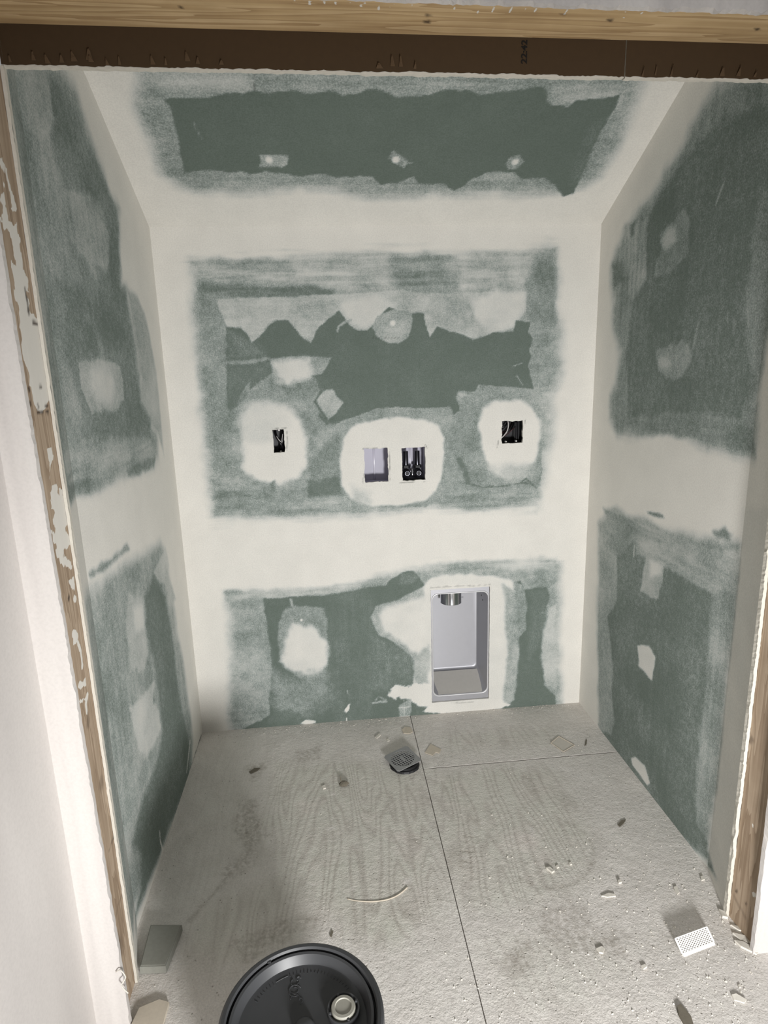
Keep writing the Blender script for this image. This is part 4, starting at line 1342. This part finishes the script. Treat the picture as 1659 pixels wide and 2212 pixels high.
# spout with its dusty cap
sx, sy = lid_pt(742, 2184)
MB().lathe([(.0, .3395), (.0235, .3395), (.0255, .346), (.0275, .3465), (.0285, .346), (.0290, .338)], (sx, sy, 0), 40).build('spout_ring', M['bucket'], lid, auto=40)
cap = MB().lathe([(.0215, .3385), (.0215, .347), (.0200, .349), (.0150, .3492), (.0140, .3475), (.0, .3475)], (sx, sy, 0), 40).build('spout_cap', M['cap'], lid, auto=40)
for k in range(4):
    a = math.radians(20 + 90 * k)
    MB().box((sx + .0245 * math.cos(a) - .002, sy + .0245 * math.sin(a) - .002, .3395), (sx + .0245 * math.cos(a) + .002, sy + .0245 * math.sin(a) + .002, .3480), .0006).build('spout_tab', M['bucket'], lid)
cx_, cy_ = lid_pt(658, 2222)
MB().lathe([(.019, .338), (.0175, .343), (.013, .347), (.007, .349), (.0, .3495)], (cx_, cy_, 0), 32).build('centre_boss', M['lid'], lid, True)
# embossed marks: a swirl and a worn row of raised characters too faint to read
lx, ly = lid_pt(637, 2140)
for (ox, oy, r, a0, a1) in ((0, 0, .011, 20, 300), (0, 0, .006, 200, 470), (.001, -.015, .008, -30, 190), (-.001, .016, .007, 120, 360), (.006, .022, .004, 0, 250), (.010, -.020, .005, -90, 120)):
    MB().tube([(lx + ox + r * math.cos(math.radians(a0 + (a1 - a0) * t / 12)), ly + oy + r * math.sin(math.radians(a0 + (a1 - a0) * t / 12)), .3381) for t in range(13)], .0011, 6).build('embossed_swirl', M['lid'], lid, True)
for k in range(30):
    a = math.radians(148 - k * 3.9)
    if k in (7, 8, 9, 10): continue
    rr = .098
    c, s = math.cos(a), math.sin(a)
    h = random.uniform(.0018, .0034)
    MB().tube([((rr - h) * c, (rr - h) * s, .3381), ((rr + h) * c + random.uniform(-.001, .001), (rr + h) * s, .3381)], .0007, 5).build('embossed_mark', M['lid'], lid)
MB().tube([(.098 * math.cos(math.radians(a)), .098 * math.sin(math.radians(a)), .3381) for a in (121, 116, 111, 107)], .0006, 5).build('embossed_mark', M['lid'], lid)
MB().box((-.1285 * .5 - .0035, .1285 * .866 - .003, .3345), (-.1285 * .5 + .0035, .1285 * .866 + .003, .3475), .0008).build('rim_tab', M['lid'], lid)


for ch in lid.children:
    if not ch.name.startswith('rim_tab'):
        ch.location.z -= .009


# ------------------------------------------------------------------ loose things on the floor
def chip(name, label, cat, poly, h, mat, group=None, jit=.0, z0=0.0006, tilt=0.0):
    P_ = [onz(*q)[:2] for q in pts(FULL, poly)]
    a = np.array(P_)
    c = a.mean(0)
    mb = MB()
    mb.prism([(x - c[0], y - c[1]) for x, y in a], 0, h * .6, jit * .6)
    # a second, slightly smaller top ring breaks the edge
    o = mb.build(name, mat)
    o.location = (c[0], c[1], z0)
    if tilt:
        o.rotation_euler = (tilt, 0, 0)
        o.location.z += abs(tilt) * np.ptp(a[:, 1]) / 2
    tag(o, label, cat, group)
    return o


e = empty('dusty_block')
tl, tr, br, bl = [onz(x, y, .022) for x, y in ((325, 1997), (393, 1997), (358, 2088), (301, 2090))]
mb = MB()
q = [bl, br, tr, tl]
cc = sum(q) / 4
ins = lambda p, k: cc + (p - cc) * k
e.location = (cc[0], cc[1], 0)
ring = lambda k, z: [(p[0] - cc[0], p[1] - cc[1], z) for p in [ins(p, k) for p in q]]
mb.loft([ring(.985, .001), ring(1.0, .003), ring(1.0, .0195), ring(.975, .022)], True, True)
mb.build('block_body', M['block'], e)
mb = MB()
mb.loft([ring(.94, .0221), ring(.94, .0232), ring(.90, .0236)], True, True)
mb.build('worn_face', M['block'], e)
tag(e, 'dusty grey rectangular block lying on the floor beside the left stud', 'block')

chip('timber_offcut', 'pale offcut lying by the left stud at the bottom edge', 'offcut', '302,2184 345,2166 366,2172 352,2222 330,2240 280,2230', .016, M['chip2'])
chip('paper_scrap', 'pale torn flat scrap lying right of the floor drain', 'scrap', '918,1627 930,1608 953,1620 949,1628 941,1626 935,1633', .0035, M['chip2'])
# thin square film with raised edges
e = empty('film_square')
Q = [onz(x, y) for x, y in ((1190, 1606), (1207, 1592), (1241, 1611), (1217, 1625))]
c = sum(Q) / 4
e.location = (c[0], c[1], 0)
tag(e, 'thin square of pale film near the back right corner', 'scrap')
MB().prism([(p[0] - c[0], p[1] - c[1]) for p in Q], .001, .0018).build('sheet', M['clear'], e)
MB().tube([(Q[i % 4][0] - c[0], Q[i % 4][1] - c[1], .0025) for i in range(5)], .0016, 6).build('rolled_edge', M['chip2'], e)

chip('plaster_chip', 'small white chip left of the floor drain near the back wall', 'chip', '810,1594 820,1586 823,1589 814,1597', .007, M['chip'])
chip('plaster_chip', 'tiny white chip between the drain and the back wall', 'chip', '835,1598 840,1596 842,1601 837,1603', .004, M['chip'])
chip('plaster_lump', 'crumbly pale lump on the floor joint by the back wall', 'lump', '868,1578 876,1571 888,1573 892,1582 884,1586 872,1585', .006, M['chip2'], jit=.003)
chip('plaster_chip', 'pale grain left of the grey debris lump on the floor', 'chip', '695,1700 702,1697 704,1704 698,1706', .006, M['chip'])
chip('plaster_chip', 'white chip with a dark shadow on the right floor sheet', 'chip', '1180,1878 1188,1876 1198,1884 1192,1888', .010, M['chip'], jit=.002)
chip('plaster_chip', 'small white chip above the large one on the right sheet', 'chip', '1200,1873 1205,1870 1208,1875 1203,1877', .006, M['chip'])
chip('plaster_chip', 'tiny white chip right of the bucket ring on the floor', 'chip', '1229,1866 1233,1864 1236,1869 1231,1870', .006, M['chip'])
chip('plaster_sliver', 'long white sliver in the middle of the right floor sheet', 'sliver', '1299,1937 1314,1932 1328,1934 1330,1938 1312,1940', .006, M['chip'], jit=.002)
chip('plaster_chip', 'white chip on the floor left of the perforated strip', 'chip', '1288,2052 1300,2047 1306,2052 1303,2062 1294,2060', .007, M['chip'], jit=.002)
chip('plaster_chip', 'white chip standing upright near the right wall', 'chip', '1334,1905 1340,1903 1343,1909 1336,1911', .010, M['chip'])
chip('plaster_chip', 'white chip lying near the foot of the right wall', 'chip', '1455,1918 1462,1916 1468,1930 1463,1934 1457,1925', .006, M['chip'])
chip('plaster_chip', 'small white chip close to the splayed end of the right wall', 'chip', '1513,1896 1519,1894 1522,1902 1515,1904', .007, M['chip'])
chip('plaster_chip', 'white chip in front of the tread marks at the right', 'chip', '1385,2089 1393,2086 1398,2091 1390,2096', .008, M['chip'])
chip('plaster_sliver', 'long pale sliver near the lower right corner of the floor', 'sliver', '1580,2152 1590,2150 1612,2163 1608,2169 1586,2162', .007, M['chip'], jit=.002)
chip('plaster_chip', 'white chip below the perforated strip', 'chip', '1594,2130 1599,2128 1601,2134 1596,2136', .005, M['chip'])
chip('dark_piece', 'dark stick on the floor at the lower right edge', 'piece', '1462,2178 1470,2174 1492,2200 1500,2226 1480,2220 1466,2196', .012, M['dirt'])  # long dark flat shape, low relief
chip('dark_sliver', 'dark sliver on the floor near the right wall', 'sliver', '1334,1783 1342,1774 1352,1771 1348,1779 1339,1787', .004, M['dirt'])
chip('dark_sliver', 'thin dark sliver near the back right corner', 'sliver', '1263,1612 1265,1600 1268,1598 1267,1608', .003, M['dirt'])
chip('dark_sliver', 'dark sliver on the left part of the floor', 'sliver', '538,1668 550,1660 562,1660 556,1666 542,1672', .003, M['dirt'])
chip('dark_sliver', 'small dark sliver behind the bucket', 'sliver', '712,2022 717,2010 720,2014 716,2026', .004, M['dirt'])
# lump with an upright splinter
e = empty('debris_lump')
c = onz(743, 1697)
e.location = (c[0], c[1], 0)
tag(e, 'grey debris lump with an upright splinter on the floor', 'debris')
mb = MB()
rg = []
for k, (r, h) in enumerate(((.014, 0), (.017, .005), (.013, .012), (.006, .016))):
    rg.append([(r * math.cos(a) * random.uniform(.7, 1.2), r * .8 * math.sin(a) * random.uniform(.7, 1.2), h + random.uniform(0, .003)) for a in np.linspace(0, 2 * math.pi, 10)[:-1]])
mb.loft(rg, True, True).build('lump', M['dirt'], e)
MB().tube([(-.008, .002, .01), (-.010, .003, .025), (-.012, .003, .040)], [.0022, .0018, .0006], 5).build('splinter', M['dirt'], e)
# curved bead of plaster
mb = MB()
arc = [onz(x, y) for x, y in ((750, 1942), (770, 1946), (800, 1948), (830, 1945), (852, 1938), (868, 1928), (880, 1917))]
c = sum(arc) / len(arc)
mb.tube(smooth_path([(p[0] - c[0], p[1] - c[1], .0008) for p in arc], 5), [.0012 + .0012 * (i / 30) for i in range(31)], 6)
o = mb.build('plaster_bead', M['chip2'], None, True)
o.location = (c[0], c[1], 0)
tag(o, 'thin curved bead of plaster stuck to the floor behind the bucket', 'bead')

# perforated strip leaning up in the lower right
e = empty('perforated_strip')
A, B = onz(1477, 2068), onz(1545, 2042)
c = (A + B) / 2
e.location = (c[0], c[1], 0)
tag(e, 'white perforated metal strip on the floor near the right stud', 'strip')
ax = (B - A) / np.linalg.norm(B - A)
Lw = np.linalg.norm(B - A)
top = ony(1470, 2027, A[1] + .012)
up = np.array([-.010, .026, .030])
NX, NY = 11, 6
HH = 1.0


def sp(s, t, off=0):
    nrm = np.cross(ax, up)
    nrm = nrm / np.linalg.norm(nrm)
    q = ax * (s - .5) * Lw + up * max(t + .2, 0) * HH * .82 + nrm * off + np.array([0, 0, .001])
    return (q[0], q[1], q[2])


mb = MB()
for i in range(NX):
    for j in range(NY):
        s0_, s1_, t0_, t1_ = i / NX, (i + 1) / NX, j / NY, (j + 1) / NY
        sm, tm = (s0_ + s1_) / 2, (t0_ + t1_) / 2
        off = .0
        hx, hy = .26 / NX, .26 / NY
        n = 8
        cir, sqr = [], []
        for k in range(n):
            a = math.pi / 4 * k + math.pi / 8
            ca, sa = math.cos(a), math.sin(a)
            cir.append((sm + hx * ca, tm + hy * sa))
            kk = .5 / max(abs(ca), abs(sa))
            sqr.append((sm + ca * kk / NX, tm + sa * kk / NY))
        mb.loft([[sp(a, b, -.0007) for a, b in cir], [sp(a, b, .0007) for a, b in cir], [sp(a, b, .0007) for a, b in sqr], [sp(a, b, -.0007) for a, b in sqr]] + [[sp(a, b, -.0007) for a, b in cir]])
        # corner triangles of the cell
        cs = [(s0_, t0_), (s1_, t0_), (s1_, t1_), (s0_, t1_)]
mb.build('perforated_face', M['meshmetal'], e)
mb = MB()
for (a, b, c_, d) in ((-.02, .02, 0, 1), (.98, 1.02, 0, 1), (0, 1, -.20, .02), (0, 1, .98, 1.03)):
    q = [(a, c_), (b, c_), (b, d), (a, d)]
    mb.loft([[sp(s, t, -.0012) for s, t in q], [sp(s, t, .0012) for s, t in q]], True, True)
mb.build('solid_edge', M['meshmetal'], e)

# torn paper and splinters heaped at the foot of the right stud
for i, (t, lab) in enumerate((('1578,2000 1600,2003 1622,2010 1620,2016 1596,2012', 'upper pale splinter at the foot of the right stud'),
                              ('1582,2018 1612,2024 1634,2040 1628,2044 1600,2034', 'middle pale splinter at the foot of the right stud'),
                              ('1586,2034 1606,2038 1640,2058 1634,2064 1600,2048', 'lowest pale splinter at the foot of the right stud'),
                              ('1552,1968 1566,1974 1572,1986 1560,1984', 'pale crumb where the right wall meets the stud'))):
    chip('splinter', lab, 'splinter', t, .006 + .002 * i, M['chip'], jit=.002)
# paper curl on the left stud
o = MB().tube(smooth_path([(0, 0, 0), (.012, -.006, .010), (.022, -.010, -.006), (.014, -.016, -.020), (.026, -.018, -.040)]), .0013, 6).build('paper_curl', M['chip'], None, True)
q = onx(256, 2052, JL)
o.location = (JL + .012, YF - .016, q[2])
tag(o, 'white curl of torn paper hanging from the left stud', 'paper curl')

# crumbs of plaster strewn over the sheets
mb = MB()
rs = random.Random(5)
for k in range(2600):
    if k < 1900:
        px, py = rs.uniform(960, 1640), rs.uniform(1650, 2212)
        if rs.random() > (py - 1600) / 500 * (px - 800) / 700: continue
        g = onz(px, py)
    elif k < 2200:
        g = np.array([rs.uniform(.02, 1.58), -abs(rs.gauss(0, .03)), 0])
    else:
        g = np.array([rs.uniform(.02, 1.6), rs.uniform(-1.6, -.02), 0])
    if (g[0] - BX) ** 2 + (g[1] - BY) ** 2 < .02: continue
    if not (.01 < g[0] < 1.59) and g[1] > YF - .03: continue
    r = rs.choice((.0008, .0010, .0013, .0018, .0027))
    if k >= 2200: r *= .7
    a0 = rs.random() * 6
    base = [(g[0] + r * rs.uniform(.6, 1.5) * math.cos(a0 + i * 1.571), g[1] + r * rs.uniform(.6, 1.5) * math.sin(a0 + i * 1.571), 0.0) for i in range(4)]
    tp = (g[0] + rs.uniform(-.4, .4) * r, g[1] + rs.uniform(-.4, .4) * r, r * rs.uniform(.7, 1.5))
    mb.add(base + [tp], [(0, 1, 4), (1, 2, 4), (2, 3, 4), (3, 0, 4), (3, 2, 1, 0)])
o = mb.build('plaster_crumbs', M['chip'])
tag(o, 'fine white plaster crumbs strewn over the plywood floor', 'crumbs', None, 'stuff')
